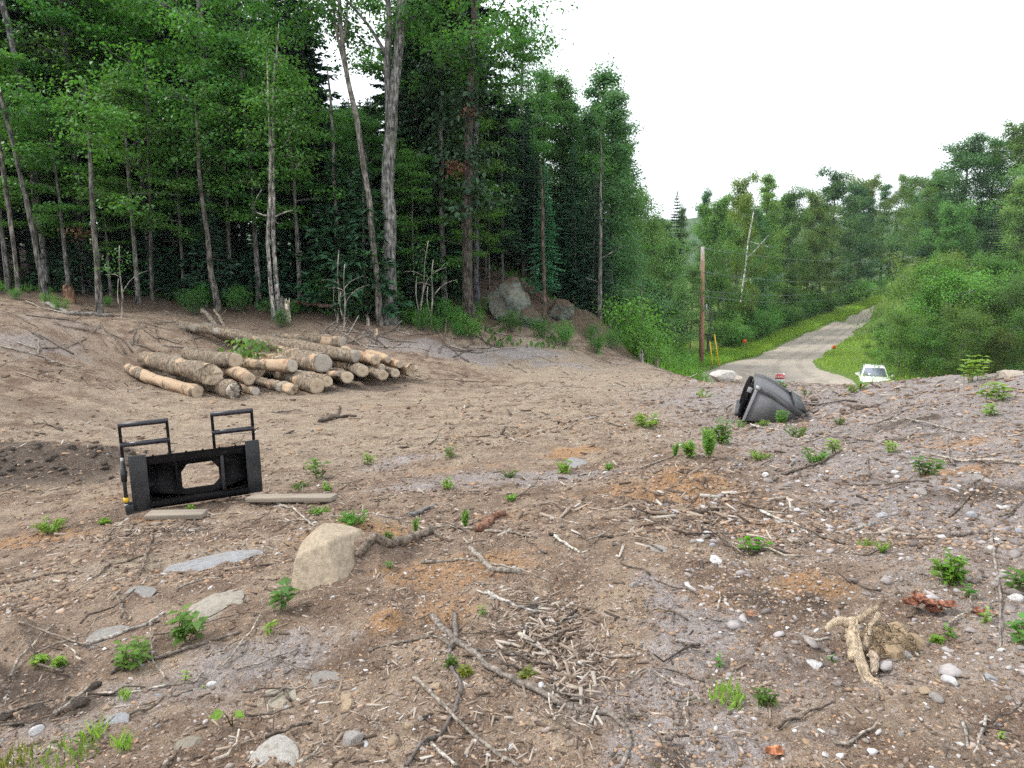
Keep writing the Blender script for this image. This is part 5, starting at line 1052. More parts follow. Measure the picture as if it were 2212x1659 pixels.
for u, v, w, dp, sd, c, lab, rz in SL:
    V, F = rock_mesh(sd, 12, .72, .10, ICO4, (1, 1, .4)); m = MB(); m.add(V, None, F); o = m.build('rock_slab', M['boulder'], None); p = hit(u, v); s = w/2/ppm(p[1], p[2])
    dep = s*dp/max(.25, abs(math.sin(math.atan2(-p[2], p[1])))); o.location = (p[0], p[1], p[2]-s*(.02 if sd == 41 else .05)); o.scale = (s, dep if dp > .3 else s*.42, s*.55 if sd in (46, 42, 45) else s*.22); o.rotation_euler = (R(8), R(-3), rz); o.color = (*[q*.72 for q in c], 1); tag(o, lab, 'rock')
for u, v, d, c, lab in [(1545,1212,34,'white','white lumpy stone right of centre'),(1525,1156,22,'white','small white stone below the splintered twigs'),(2055,1475,44,'white','angular white blue stone at the lower right'),(1762,1438,40,'white','white stone under a green leaf by the root wad'),(2000,1495,36,'tan','rounded cream stone left of the angular white blue stone'),(2022,1510,36,'grey','flat grey stone touching the rounded cream stone'),
   (80,1580,36,'white','white oblong stone beside a dark hole at the lower left'),(458,1480,26,'white','pink white pebble above the broad pale flat rock'),(760,1600,54,'grey','flat grey stone at the bottom centre left'),(752,1530,44,'tan','upright tan cobble at the bottom centre left'),(748,1512,34,'tan','smaller cobble sitting on top of the upright tan cobble'),(848,1603,34,'tan','pale tan stone right of the flat grey stone'),(942,1484,30,'tan','round flat tan stone under the crossed roots'),(885,1570,30,'tan','tan round stone inside the fork of the dark root'),
   (1105,1615,20,'white','small bright white stone near the bottom centre'),(720,1292,14,'white','white pebble just below the tan boulder'),(877,1240,14,'white','white pebble right of the tan boulder'),(1480,1295,24,'grey','pale oval stone on the grey silt'),(1495,1190,30,'tan','tan stone wedge above the white lumpy stone'),(1955,1418,34,'grey','blue grey stone behind the root wad'),(2140,1465,34,'blue','smooth grey stone at the right'),(2195,1293,34,'white','white stone cut by the right border'),(1935,1022,20,'white','white stone on the grey slope'),(1655,1185-60,18,'white','white chip on the rubble slope'),(1850,1090,26,'grey','flat pale stone on the rubble slope'),(1745,1100,18,'grey','grey stone in the rubble below the low green plant'),(2110,1035,30,'grey','grey stone on the right rubble'),(1700,1050,22,'grey','pale stone under the low green plant'),(1905,1115,26,'blue','blue grey stone in the right rubble'),(1990,1065,26,'grey','large rubble stone near the right weeds'),(2100,1115,30,'blue','grey white stone in the right rubble'),(1150,1310,26,'dark','brown round stone between splintered sticks'),(1170,1485,26,'white','white bark coloured stone at the end of the chip plank'),(165,1345-130,30,'tan','tan stone half sunk by the left root'),(2180,1510,20,'grey','grey pebble low at the right border'),(1370,1265,24,'grey','grey stone left of the white pebble patch')]:
    p = hit(u, v); stone(p, d/2/ppm(p[1], p[2]), c, lab)
def rnd_uv(u0, u1, v0, v1): return hit(vr.uniform(u0, u1), vr.uniform(v0, v1))
for n, box, cols, dr, lab, gr in [(60,(0,1000,1380,1655),['grey','tan','grey','dark','blue'],(8,20),'fist sized loose stone on the gravelly soil of the lower left','loose stones on the lower left soil'),(50,(1000,1500,1150,1655),['tan','tan','grey','rust','dark'],(8,19),'small loose stone on the brown soil at bottom centre','loose stones at bottom centre'),(55,(1500,2212,1180,1650),['grey','grey','tan','white','dark'],(8,20),'small loose stone on the silty soil of the lower right','loose stones on the lower right soil'),(75,(1500,2212,940,1180),['grey','blue','grey','white','tan'],(8,22),'cobble in the grey rubble of the right slope','cobbles on the right rubble slope'),(28,(600,1500,960,1140),['grey','tan','grey'],(6,14),'small stone scattered on the middle of the clearing','small stones mid clearing')]:
    for i in range(n):
        p = rnd_uv(*box); stone(p, vr.uniform(*dr)*vr.uniform(.6, 1)/2/ppm(p[1], p[2]), str(vr.choice(cols)), lab, gr)

# ---------------- branches, roots and sticks
BR = [('branch',[(775,1207),(850,1180),(905,1163),(935,1150)],20,17,(.20,.16,.125),'thick weathered branch lying against the tan boulder mound'),('branch',[(928,1150),(945,1155),(955,1168)],12,6,(.16,.13,.10),'broken dark stub at the end of the thick weathered branch'),
 ('root',[(932,1331),(988,1394),(1051,1440),(1121,1485),(1194,1516),(1215,1527),(1323,1541),(1352,1580),(1358,1610),(1344,1656)],15,9,(.21,.18,.155),'long bent grey root sweeping to the bottom edge'),('root',[(983,1325),(985,1384),(967,1412),(975,1450),(997,1480),(990,1520),(953,1593),(922,1600),(877,1656)],10,9,(.17,.145,.13),'wavy dark root crossing under the long bent root'),
 ('root',[(796,1410),(850,1394),(894,1384),(932,1377),(981,1402)],5,9,(.19,.16,.13),'thin curved root branching left from the crossing'),('root',[(1016,1406),(1086,1412),(1121,1420),(1187,1415)],8,5,(.20,.17,.15),'thin root branching right from the crossing'),('branch',[(891,1467),(939,1506),(988,1558),(1051,1614),(1121,1656)],9,8,(.25,.215,.18),'long straight pale brown branch at bottom centre'),
 ('branch',[(910,1217),(960,1213),(1027,1211),(1107,1230),(1187,1254)],7,5,(.28,.24,.20),'long thin stick below the thick weathered branch'),('branch',[(1013,1185),(1041,1216),(1062,1234),(1124,1239)],12,10,(.26,.225,.19),'crooked pale branch lying over the long thin stick'),('branch',[(1044,1283),(1105,1307),(1163,1326)],9,7,(.36,.33,.30),'bleached split branch in the splinter patch'),('slab',[(1119,1370),(1150,1392),(1187,1417)],14,10,(.33,.29,.245),'pale split chip plank in the splinter patch'),('branch',[(1045,1148),(1100,1152),(1160,1163)],7,5,(.25,.21,.17),'thin brown stick beside the broken stub'),
 ('branch',[(1194,1157),(1225,1178),(1253,1197)],8,5,(.48,.44,.38),'pale stick with a dark end above the splinters'),('branch',[(1035,1150),(1060,1130),(1086,1113)],20,14,(.23,.12,.08),'short reddish broken stub in the middle ground'),('branch',[(884,1115),(915,1105),(943,1092)],10,8,(.20,.19,.18),'dark grey branch above the green weeds'),('branch',[(590,1085),(640,1105),(680,1140)],5,4,(.40,.36,.31),'thin pale stick reaching from the plank to the boulder'),
 ('root',[(0,1262),(60,1256),(100,1243),(165,1240)],7,5,(.15,.11,.085),'dark root at the left border'),('root',[(212,1246),(235,1222),(280,1215),(320,1195)],6,4,(.20,.16,.12),'curled root near the long narrow slab'),('root',[(330,1160),(318,1200),(300,1245)],5,4,(.17,.13,.10),'short root crossing the curled root'),('branch',[(240,1456),(330,1425),(420,1400),(520,1365)],9,6,(.22,.18,.15),'long brown branch lying through the left weeds'),('branch',[(180,1395),(260,1372),(330,1345),(355,1325)],9,6,(.42,.38,.34),'pale grey split branch behind the left weeds'),('branch',[(40,1345),(150,1385),(230,1400)],5,4,(.24,.19,.15),'thin stick fanning from the left border clod'),
 ('branch',[(1860,1155),(1925,1150),(2000,1160)],5,4,(.40,.36,.30),'thin pale stick in front of the low fern tuft on the right'),('branch',[(1640,1105),(1700,1130),(1745,1155)],6,5,(.42,.39,.35),'pale twig trailing down the right slope'),('branch',[(2030,1160),(2100,1155),(2140,1150)],14,10,(.24,.20,.175),'brown limb half sunk on the right slope'),('root',[(2140,1150),(2150,1220),(2160,1290),(2163,1400)],6,4,(.28,.24,.21),'thin upright bent stem at the right border'),('branch',[(1735,1375),(1760,1390),(1790,1380)],6,5,(.40,.36,.31),'light stick left of the root wad'),('branch',[(2005,1000),(2110,990),(2212,975)],7,5,(.30,.24,.20),'long stick across the top of the right slope'),('branch',[(1960,905),(2060,930),(2160,945)],5,4,(.34,.30,.26),'grey stick on the right ridge'),
 ('branch',[(1845,888),(1900,875)],8,5,(.13,.10,.08),'dark stick on the ridge right of the loader bucket'),('branch',[(730,905),(735,880)],5,4,(.10,.075,.06),'dark stick poking up from the mud in the clearing'),('branch',[(690,912),(720,905),(770,900)],9,6,(.09,.07,.055),'dark muddy branch lying in the clearing'),('branch',[(1100,950),(1150,960)],4,3,(.34,.29,.24),'short pale stick on the clearing floor'),('branch',[(1895,1130),(1850,1145),(1825,1150)],8,7,(.40,.37,.34),'split grey limb on the right rubble'),('branch',[(2080,1560),(2093,1620)],7,5,(.36,.33,.30),'upright splinter near the bottom right'),('branch',[(2130,1545),(2105,1630)],7,5,(.36,.33,.30),'leaning splinter near the bottom right'),('branch',[(210,1500),(300,1495),(370,1480)],6,5,(.44,.40,.35),'pale stick above the square blue grey block'),('branch',[(1190,1530),(1195,1500),(1197,1470)],5,4,(.40,.36,.31),'thin pale splinter standing beside the long bent root'),('branch',[(1275,1565),(1290,1530)],7,6,(.46,.42,.37),'short pale splinter across the long bent root'),('branch',[(930,1610),(960,1640),(985,1659)],9,7,(.38,.35,.31),'grey splinter at the bottom edge beside the wavy root')]
for i, (nm, pts, d0, d1, c, lab) in enumerate(BR): logstick(nm, lab, pts, d0, d1, 'root' if nm == 'root' else 'branch' if nm == 'branch' else 'wood slab', c, i)
pd = hit(1194, 1157); stone(pd, .035, (.02, .018, .016), 'black charred clod on the end of the pale stick', None, 0, mesh=STONES[3], name='clod')
def sticks(n, box, ln, dm, cols, label, group, ang=None):
    for i in range(n):
        p = rnd_uv(*box); a = vr.uniform(0, 3.14) if ang is None else vr.normal(ang, .5); L = vr.uniform(*ln); q = np.linspace(-.5, .5, 6)[:, None]
        P = p+q*L*np.array([math.cos(a), math.sin(a), 0])+np.cumsum(vr.normal(0, L*.035, (6, 3)), 0)*np.array([1, 1, .3]); P[:, 2] = H(P[:, 0], P[:, 1])+vr.uniform(.004, .02)+np.abs(vr.normal(0, .008, 6)); r = vr.uniform(*dm)/2
        if vr.random() < .4: P[-1, 2] += L*vr.uniform(0, .25)
        m = MB(); m.tube(P-p, np.linspace(r, r*.55, 6), 6, rough=.1, seed=i); o = m.build('stick', M['twig'], None, smooth=True); o.location = p; c = np.array(cols[int(vr.integers(0, len(cols)))])*vr.uniform(.8, 1.2); o.color = (*[float(z) for z in c], 1); tag(o, label, 'stick', group)
TW = [(.14,.112,.09),(.20,.165,.135),(.29,.25,.21),(.11,.085,.068)]
sticks(34, (1020,1500,1230,1560), (.07,.26), (.006,.018), TW, 'short splintered stick in the pale splinter patch left of the grey silt', 'splinters at bottom centre', 2.5)
sticks(26, (1150,1900,1000,1200), (.12,.5), (.007,.02), TW, 'thin loose stick on the rubble between the rust mound and the right slope', 'sticks in the centre right rubble')
sticks(26, (0,760,1130,1450), (.12,.5), (.007,.018), TW, 'loose stick on the ground left of the tan boulder', 'sticks left of the boulder')
sticks(24, (1650,2212,840,1100), (.2,.9), (.01,.03), TW, 'weathered stick on the right ridge', 'sticks on the right ridge')
sticks(20, (1400,2212,1250,1655), (.08,.3), (.005,.014), TW, 'small stick on the silty soil near the root wad', 'sticks near the root wad')
sticks(22, (560,1150,1020,1150), (.15,.6), (.008,.02), TW, 'thin stick on the clearing behind the tan boulder', 'sticks behind the boulder')
sticks(20, (0,700,1460,1655), (.08,.25), (.006,.016), TW, 'small pale stick on the stony lower left soil', 'sticks on the lower left soil')
sticks(50, (700,1060,700,765), (.5,1.9), (.02,.055), TW, 'grey slash stick on the brush bank right of the logs', 'slash on the brush bank')
sticks(34, (40,440,655,770), (.4,1.6), (.02,.05), TW, 'grey slash stick along the left wood edge', 'slash along the left wood edge')
sticks(18, (1060,1480,640,800), (.4,1.6), (.015,.04), TW, 'dead stick sliding down the cut bank', 'sticks on the cut bank', -.7)
sticks(16, (0,1400,850,1000), (.15,.6), (.012,.03), TW, 'stick pressed into the clearing floor', 'sticks on the clearing floor')

# ---------------- root wad at lower right
rp = hit(1880, 1440); rw = empty('root_wad', rp); rw.rotation_euler = (0, 0, 0); tag(rw, 'pale torn stump root wad lying on the soil at the lower right', 'stump')
def rwt(pts, d0, d1, name, col, seed):
    k = ppm(rp[1], rp[2]); P = np.array([W(u, v, rp[1]+dy) for u, v, dy in pts])-rp; n = 18; s = np.linspace(0, len(P)-1, n); P = np.stack([np.interp(s, range(len(P)), P[:, i]) for i in range(3)], 1); P[1:-1] = (P[:-2]+2*P[1:-1]+P[2:])/4
    m = MB(); P = P+fbm(np.linspace(0, 4, n)[:, None], np.arange(3)[None]*9.+seed, 6, 2)*.012; rr_ = np.linspace(d0, d1, n)*1.2/2/k*(1+.28*fbm(np.linspace(0, 5, n), np.full(n, seed*3.), 9, 2)); m.tube(P, rr_*.8, 12, rough=.13, seed=seed); rq = np.random.default_rng(seed)
    for _ in range(9):
        i0 = int(rq.integers(0, n-8)); i1 = min(n, i0+int(rq.integers(6, 12))); of = rand_unit(rq, 1)[0]*rr_[i0]*.75; m.tube(P[i0:i1]+of*np.linspace(.8, 1.15, i1-i0)[:, None], np.linspace(.34, .05, i1-i0)*rr_[i0], 5); o = m.build(name, M['torn'], rw); o.color = (*col, 1)
TAN = (.60, .49, .36)
rwt([(1850,1425,.0),(1846,1390,.06),(1840,1360,.10),(1838,1338,.14)], 34, 24, 'trunk', TAN, 1); rwt([(1842,1350,.12),(1815,1338,.13),(1778,1356,.08)], 22, 12, 'root', TAN, 2); rwt([(1858,1402,.05),(1885,1385,.08),(1925,1372,.12)], 22, 14, 'root', (.44,.34,.24), 3)
rwt([(1855,1410,.02),(1870,1450,-.05),(1885,1475,-.1),(1905,1497,-.14)], 24, 12, 'root', TAN, 4); rwt([(1868,1450,-.04),(1874,1475,-.08),(1880,1498,-.12)], 14, 9, 'root', (.46,.38,.22), 5); rwt([(1862,1395,.06),(1880,1355,.12),(1898,1330,.15)], 22, 12, 'root', (.52,.42,.31), 8); rwt([(1880,1415,.0),(1890,1435,-.05),(1885,1452,-.08)], 18, 10, 'root', (.56,.46,.36), 6); rwt([(1845,1345,.14),(1870,1325,.18),(1900,1310,.2)], 18, 8, 'root', (.48,.38,.27), 7)
V, F = rock_mesh(71, 8, .8, .45, ICO4, (1, .8, .75)); m = MB(); m.add(V, None, F); o = m.build('root_ball', M['torn'], rw); o.location = W(1915, 1408, rp[1]+.10)-rp; o.scale = (.15, .14, .13); o.color = (.30, .22, .14, 1)
m = MB(); rg = np.random.default_rng(3)
for i in range(420):
    q = W(1915, 1408, rp[1]+.08)-rp+rand_unit(rg, 1)[0]*[.12, .10, .10]; d = rand_unit(rg, 1)[0]; m.tube([q, q+d*.022+rg.normal(0, .008, 3), q+d*.045+[0, 0, -.012]], [.0028, .002, .0008], 4, cap=False)
o = m.build('fibres', M['twig'], rw); o.color = (.17, .125, .08, 1); o['kind'] = 'stuff'

# ---------------- dead leaves
def dead_leaf(u, v, size, n, label, col):
    p = hit(u, v); rg = np.random.default_rng(u); k = ppm(p[1], p[2]); m = MB()
    for i in range(n):
        g = np.linspace(-1, 1, 7); X, Yg = np.meshgrid(g, g); wd = np.sqrt(np.clip(1.05-Yg**2, .02, 1))*(1+.25*np.sin(Yg*9)); off = rg.normal(0, size*.55/k, 2)*(n > 1)
        a = rg.uniform(0, 6.28); s = size/2/k*(.7 if n > 1 else 1); x = X*wd*s*.8; y = Yg*s; z = (.35*X**2+.15*Yg**2+.08*np.sin(X*5+Yg*4))*s+.012
        q = np.stack([x*math.cos(a)-y*math.sin(a)+off[0], x*math.sin(a)+y*math.cos(a)+off[1]*.6, z+.006*i], -1).reshape(-1, 3); i0 = np.arange(6)[:, None]*7; j = np.arange(6)[None]; m.add(q, np.stack([i0+j, i0+j+1, i0+j+8, i0+j+7], -1).reshape(-1, 4))
    o = m.build('dead_leaf' if n == 1 else 'dead_leaf_cluster', M['twig'], None, smooth=True); o.location = p; o.color = (*col, 1); tag(o, label, 'leaf')
dead_leaf(1672, 1634, 40, 1, 'single orange dead leaf at the bottom right', (.42, .17, .085)); dead_leaf(2030, 1332, 58, 7, 'cluster of crumpled red brown leaves right of the root wad', (.22, .095, .06)); dead_leaf(1620, 1335, 26, 1, 'small brown leaf left of the dark humus', (.30, .16, .10))

# ---------------- weeds
def weed(kind, u, v, hpx, wpx, label, green=(.17, .36, .065), n=1.0):
    p = hit(u, v); k = ppm(p[1], p[2]); h = hpx/k; w = wpx/2/k; rg = np.random.default_rng(int(u*7+v)); st = MB(); lf = MB()
    if kind == 'tuft':       # many upright stems with narrow leaves
        for i in range(int(10*n)):
            a = rg.uniform(0, 6.28); r = w*math.sqrt(rg.random()); e = np.array([math.cos(a)*r, math.sin(a)*r, h*rg.uniform(.55, 1)*(1-.35*(r/w)**2)]); b = e*[.35, .35, 0]
            st.tube([b, (b+e)/2+[0, 0, h*.08], e], [.004, .003, .0015], 4, cap=False); m = int(13)
            s = rg.uniform(.15, 1, m)[:, None]; C = b+(e-b)*s; an = rg.uniform(0, 6.28, m); D = np.stack([np.cos(an), np.sin(an), rg.uniform(-.2, .7, m)], 1); L = max(.035, h*.30)*rg.uniform(.6, 1.2, m); lf.leaves(C, L, L*.34, D, np.array([0, 0, 1.])+rg.normal(0, .35, (m, 3)))
    elif kind == 'sprig':    # few stems, broad pointed leaves in pairs
        for i in range(max(1, int(4*n))):
            a = rg.uniform(0, 6.28); r = w*(.75*rg.random()+.1)*(n > .3); b = np.array([math.cos(a)*r*.8, math.sin(a)*r*.8, -.01]); e = b+[rg.normal(0, .15)*h, rg.normal(0, .15)*h, h*rg.uniform(.6, 1)]
            st.tube([b, (b+e)/2+rg.normal(0, .04, 3)*h, e], [.004, .003, .0015], 5, cap=False)
            for q in np.linspace(.35, 1, 4):
                an = rg.uniform(0, 6.28)
                for sgn in (0, 3.14):
                    D = np.array([[math.cos(an+sgn), math.sin(an+sgn), rg.uniform(-.1, .35)]]); L = min(.11, h*.48)*rg.uniform(.7, 1.1); lf.leaves([b+(e-b)*q], L, L*.5, D, np.array([[0, 0, 1.]])+rg.normal(0, .25, (1, 3)))
    elif kind == 'fern':
        for i in range(int(8*n)):
            a = rg.uniform(0, 6.28); rch = w*rg.uniform(.4, 1); q = np.linspace(0, 1, 16); hh = h*rg.uniform(.7, 1); P = np.stack([np.cos(a)*rch*q**1.5, np.sin(a)*rch*q**1.5, hh*(1.25*q-.25*q**3)], 1); st.tube(P, np.linspace(.004, .001, 16), 4, cap=False)
            T = np.gradient(P, axis=0); S = unit(np.cross(T, [0, 0, 1.]))
            for sg in (-1, 1): L = hh*.22*np.sin(np.pi*np.clip(q*.85+.13, 0, 1)); lf.leaves(P[2:], L[2:], L[2:]*.42, (S*sg+T*2)[2:], np.cross(T, S)[2:]+rg.normal(0, .2, (14, 3)))
    elif kind == 'grass':
        m = int(70*n); a = rg.uniform(0, 6.28, m); r = w*np.sqrt(rg.random(m)); C = np.stack([np.cos(a)*r, np.sin(a)*r, np.zeros(m)], 1); D = rg.normal(0, .35, (m, 3)); D[:, 2] = 1; lf.leaves(C, h*rg.uniform(.5, 1.1, m), .007, D, rand_unit(rg, m)); st.tube([(0, 0, -.01), (0, 0, h*.4)], .002, 4)
    elif kind == 'bigleaf':
        for sgn, L in ((2.6, 1.0), (.5, .85)):
            e = np.array([math.cos(sgn)*w*.5, -.02, h*.75]); st.tube([(0, 0, -.01), e*[.4, 1, .7], e], [.003, .0025, .0015], 5)
            for da in (-.7, 0, .7): D = np.array([[math.cos(sgn+da), -.35+da*.2, -.25]]); lf.leaves([e], w*L*(1.0 if da == 0 else .8), w*.55*L, D, np.array([[0, -.75, .8]]))
    o = lf.build({'tuft': 'weed', 'sprig': 'seedling', 'fern': 'fern', 'grass': 'grass_tuft', 'bigleaf': 'maple_seedling'}[kind], M['leaf'], None); o.location = p; g = np.array(green)*vr.uniform(.9, 1.1); o.color = (*[float(c) for c in g], 1)
    s_ = st.build('stem', M['twig'], o); s_.color = (.14, .15, .05, 1); tag(o, label, 'fern' if kind == 'fern' else 'grass' if kind == 'grass' else 'weed'); return o
YG = (.22, .38, .065); DG = (.11, .27, .06)
for a in [('tuft',1398,924,36,62,'round bright weed clump alone in the middle of the clearing',YG,1.6),('fern',1530,992,78,46,'tallest bright fern right of centre'),('tuft',1494,988,48,36,'upright weed left of the tallest fern'),('fern',1458,988,36,30,'small fern left of the upright weed'),('tuft',1558,962,60,40,'paler weed behind the tallest fern',(.11,.22,.06)),('tuft',1640,993,26,58,'low bright weed clump right of the tallest fern',YG,1.4),('tuft',1760,998,36,64,'low dark weed mat on the grey soil right of the low bright clump',DG,1.4),('sprig',1805,978,36,24,'thin weed rising beside the low dark mat',YG),('tuft',1686,914,34,36,'dark leafy weed in front of the loader bucket',DG,1.2),('tuft',1718,946,32,46,'pale weed clump just in front of the bucket weed',(.12,.22,.05)),('tuft',1597,922,18,40,'low weed by the lower left corner of the loader bucket'),('tuft',1648,920,16,30,'small weed in front of the loader bucket side plate',YG),('tuft',1520,858,20,46,'low yellow green weed clump left of the loader bucket',YG),('tuft',1838,848,20,30,'weed on the ridge below the white car, left',YG),('tuft',1860,840,22,34,'greener weed on the ridge just in front of the white car'),('tuft',1690,842,22,34,'weed below the red and white sign',(.12,.21,.06)),('tuft',1745,855,18,34,'pale weed on the crest right of the bucket',(.15,.2,.08)),('sprig',2092,826,62,76,'tall yellow green plant on the right ridge',YG,2.6),('sprig',2150,868,44,50,'leafy plant on the ridge near the right border',YG,1.6),('sprig',2136,900,34,36,'smaller plant below the ridge plant near the right border',YG),('sprig',2210,800,26,30,'plant on the ridge at the right border',YG),
 ('sprig',1997,1028,48,50,'leafy weed on the upper right rubble',(.09,.19,.04),1.6),('sprig',1925,978,26,24,'small weed left of the leafy weed on the rubble',YG),('tuft',1812,918,22,30,'faint weed on the bare slope below the ridge',(.12,.18,.07)),('tuft',1220,1024,38,42,'bright weed clump just below the rust patch',YG),('tuft',1316,1017,20,26,'small round weed right of the rust patch'),('tuft',968,1056,30,34,'weed clump at the centre left of the rust patch',YG),('sprig',975,988,30,46,'pale weed in the clearing behind the centre weed',(.12,.2,.06)),('sprig',797,1006,28,26,'small pale weed left of centre',YG),('sprig',686,1034,42,48,'twiggy pale weed right of the fork carriage',(.11,.2,.06),1.4),('tuft',704,1060,20,36,'low weed beneath the twiggy pale weed'),('tuft',650,1054,14,50,'flat weed next to the long grey plank',(.11,.2,.06)),('tuft',1105,1082,16,18,'tiny weed right of the dark grey branch'),('tuft',1100,1030,18,44,'faint weed on grey silt at the centre',(.12,.2,.06)),('tuft',690,1110,22,50,'low green weed left of the large weed mat',None),('tuft',765,1130,26,78,'large bright weed mat behind the tan boulder',(.09,.27,.035),2.2),('fern',1005,1142,46,26,'thin fern behind the reddish broken stub'),('fern',898,1152,38,26,'thin fern rising over the thick weathered branch'),('tuft',110,1150,38,72,'yellow green weed clump left of the fork carriage',YG,1.6),('tuft',412,1105,18,22,'small yellow weed in front of the fork carriage',YG),('tuft',225,1130,10,26,'low weed left of the short grey plank',YG),
 ('sprig',612,1322,78,74,'tall broad leaved sapling weed left of the tan boulder',(.09,.20,.05),.9),('sprig',580,1372,36,30,'small sprig below the tall broad leaved weed',YG,.5),('sprig',300,1432,56,130,'wide patch of leafy seedlings on the left',(.13,.25,.05),2.6),('sprig',408,1385,78,66,'taller reddish tipped seedlings right of the leafy patch',(.11,.21,.05),1.3),('tuft',88,1436,26,28,'small yellow green weed near the left border',YG),('tuft',126,1442,26,24,'second small yellow green weed right of the one near the left border',YG),('bigleaf',502,1568,56,62,'yellow green maple seedling with two big leaves',(.17,.30,.035)),('grass',140,1640,46,120,'grass patch at the bottom left',(.15,.25,.05),1.1),('grass',30,1652,40,80,'yellow grass clump in the bottom left corner',(.18,.21,.05),1.0),('grass',268,1622,50,26,'thin grass tuft above the bottom edge on the left',YG,.5),('grass',200,1600,60,40,'tall thin grass by the square blue grey block',YG,.4),('grass',268,1512,34,20,'small grass sprig left of the two leaf seedling',YG,.4),('sprig',400,1475,26,24,'tiny seedling above the two leaf seedling',YG,.4),
 ('sprig',1630,1196,48,34,'bright upright seedling on the right slope',(.10,.30,.03),.8),('fern',1905,1196,32,70,'spreading fern tuft on the right slope',YG),('tuft',2052,1262,80,54,'tall leafy weed at the right',(.12,.26,.035),1.2),('sprig',2085,1292,40,40,'darker seedling beside the tall leafy weed',(.07,.22,.03),.7),('sprig',2195,1275,60,40,'weed at the right border above the white stone',(.11,.22,.05)),('sprig',2200,1390,70,44,'leafy stem cut by the right border',DG,.9),('sprig',2125,1345,36,30,'yellowing seedling beside the crumpled leaves',YG,.5),('sprig',2052,1378,34,36,'bright seedling under the crumpled leaves',(.11,.28,.03),.7),('grass',1575,1515,44,80,'yellow green grass patch left of the root wad',YG,1.2),('tuft',1652,1525,46,36,'low leafy weed right of the grass patch',(.10,.19,.04),.6),('sprig',1560,1440,30,30,'small dark seedling on the silt',DG,.5),('sprig',1790,1432,30,46,'seedling with long leaves over the white stone',DG,.4),
 ('tuft',832,1170,26,24,'weed on the mound beside the thick branch',(.10,.2,.05),.6),('sprig',840,1228,24,24,'green sprig under the thick branch',DG,.5),('tuft',972,1440,20,20,'mossy tuft between the crossing roots',(.09,.16,.03),.6),('tuft',1002,1458,18,18,'yellow mossy tuft right of the wavy root',(.2,.24,.04),.5),('tuft',1140,1462,14,34,'flat yellow green moss tuft at bottom centre',(.17,.2,.05),.5),('sprig',1040,1330,34,24,'pale sprig left of the splinter patch',(.14,.24,.06),.4),('grass',1870,1180,20,30,'thin pale grass left of the spreading fern',YG,.5),('sprig',2160,1595,30,14,'tiny seedling at the lower right border',YG,.3),('tuft',2025,1385,10,10,'tiny green sprout right of the root wad',YG,.4),('sprig',440,1470+18,16,20,'tiny seedling left of the pink white pebble',YG,.3)]:
    weed(*a[:6], green=(a[6] if len(a) > 6 and a[6] else (.17, .36, .065)), n=a[7] if len(a) > 7 else 1.0)
sp = W(543, 752, 15.6); m = MB(); rg = np.random.default_rng(8); leaf_cloud(m, rg, np.zeros(3), 120, .38, .22, .15, .9)
o = m.build('leafy_sprig', M['leaf'], None); o.location = sp; o.color = (.13, .24, .06, 1); tag(o, 'wilting green leafy sprig lying on the log pile', 'sprig')

# ---------------- clods of mud
for u, v, r, n, lab, gr in [(100,1000,.85,60,'dark mud clod in the heap left of the fork carriage','mud clods left of the fork carriage'),(1500,1048,.40,18,'crumbly tan clod on the sandy mound right of centre','tan clods on the sandy mound'),(100,1530,.20,14,'dark soil clod on the lower left edge','soil clods at the lower left'),(1900,880,.8,18,'brown clod on the right ridge','clods on the right ridge')]:
    c = hit(u, v)
    for i in range(n):
        x, y = c[0]+vr.normal(0, r*.6), c[1]+vr.normal(0, r*.5); stone((x, y, Hz(x, y)), vr.uniform(.02, .07)*(.6 if r < .45 else 1), {'d': (.045,.034,.028), 'c': (.26,.175,.11), 'b': (.15,.10,.075)}['c' if 'tan' in lab else 'b' if 'brown' in lab else 'd'], lab, gr, .2, name='clod')['category'] = 'clod'

# ---------------- uncountable litter: gravel, wood chips, grass
def polar_pts(rg, n, r0, r1, a0, a1):
    r = r0*(r1/r0)**rg.random(n); a = np.radians(rg.uniform(a0, a1, n)); return np.sin(a)*r, np.cos(a)*r
def gravel(n, r0, r1, smin, smax, seed, keep=None, a0=-42):
    rg = np.random.default_rng(seed); x, y = polar_pts(rg, n, r0, r1, a0, 42)
    dens = .35+.65*sstep(.42, .62, fbm(x*.9, y*.9, 91, 3)*.5+.5)+.6*sstep(0, 3, x)
    k = rg.random(n) < dens*.75
    if keep is not None: k &= keep(x, y)
    x, y = x[k], y[k]; n = len(x); z = H(x, y); s = smin*(smax/smin)**(rg.random(n)**2.6)
    V0, F0 = ICO0; V = V0[None]*(1+rg.uniform(-.42, .42, (n, 12, 1)))*np.stack([rg.uniform(.9, 1.5, n), rg.uniform(.45, 1, n), rg.uniform(.3, .65, n)], 1)[:, None]
    a = rg.uniform(0, 6.28, n); ca, sa = np.cos(a)[:, None], np.sin(a)[:, None]; X = V[..., 0]*ca-V[..., 1]*sa; Yv = V[..., 0]*sa+V[..., 1]*ca
    tl = rg.normal(0, .35, (n, 1)); Zv = V[..., 2]+X*tl*.6
    P = np.stack([X*s[:, None]+x[:, None], Yv*s[:, None]+y[:, None], Zv*s[:, None]+(z+s*.12)[:, None]], -1).reshape(-1, 3)
    return P, (F0[None]+np.arange(n)[:, None, None]*12).reshape(-1, 3)
flat = lambda x, y: ~((y > 6.5) & (x < 1.0) & (np.random.default_rng(1).random(len(x)) < .7))
g = MB()
for args in [(36000, 1.7, 5.5, .0024, .016, 1), (15000, 4.5, 10, .005, .022, 2), (5000, 9, 19, .010, .035, 3)]:
    P, T = gravel(*args, keep=flat); g.add(P, None, T)
o = g.build('gravel', M['gravel'], None); o['kind'] = 'stuff'; o['label'] = 'mixed grey and tan gravel scattered over the soil'
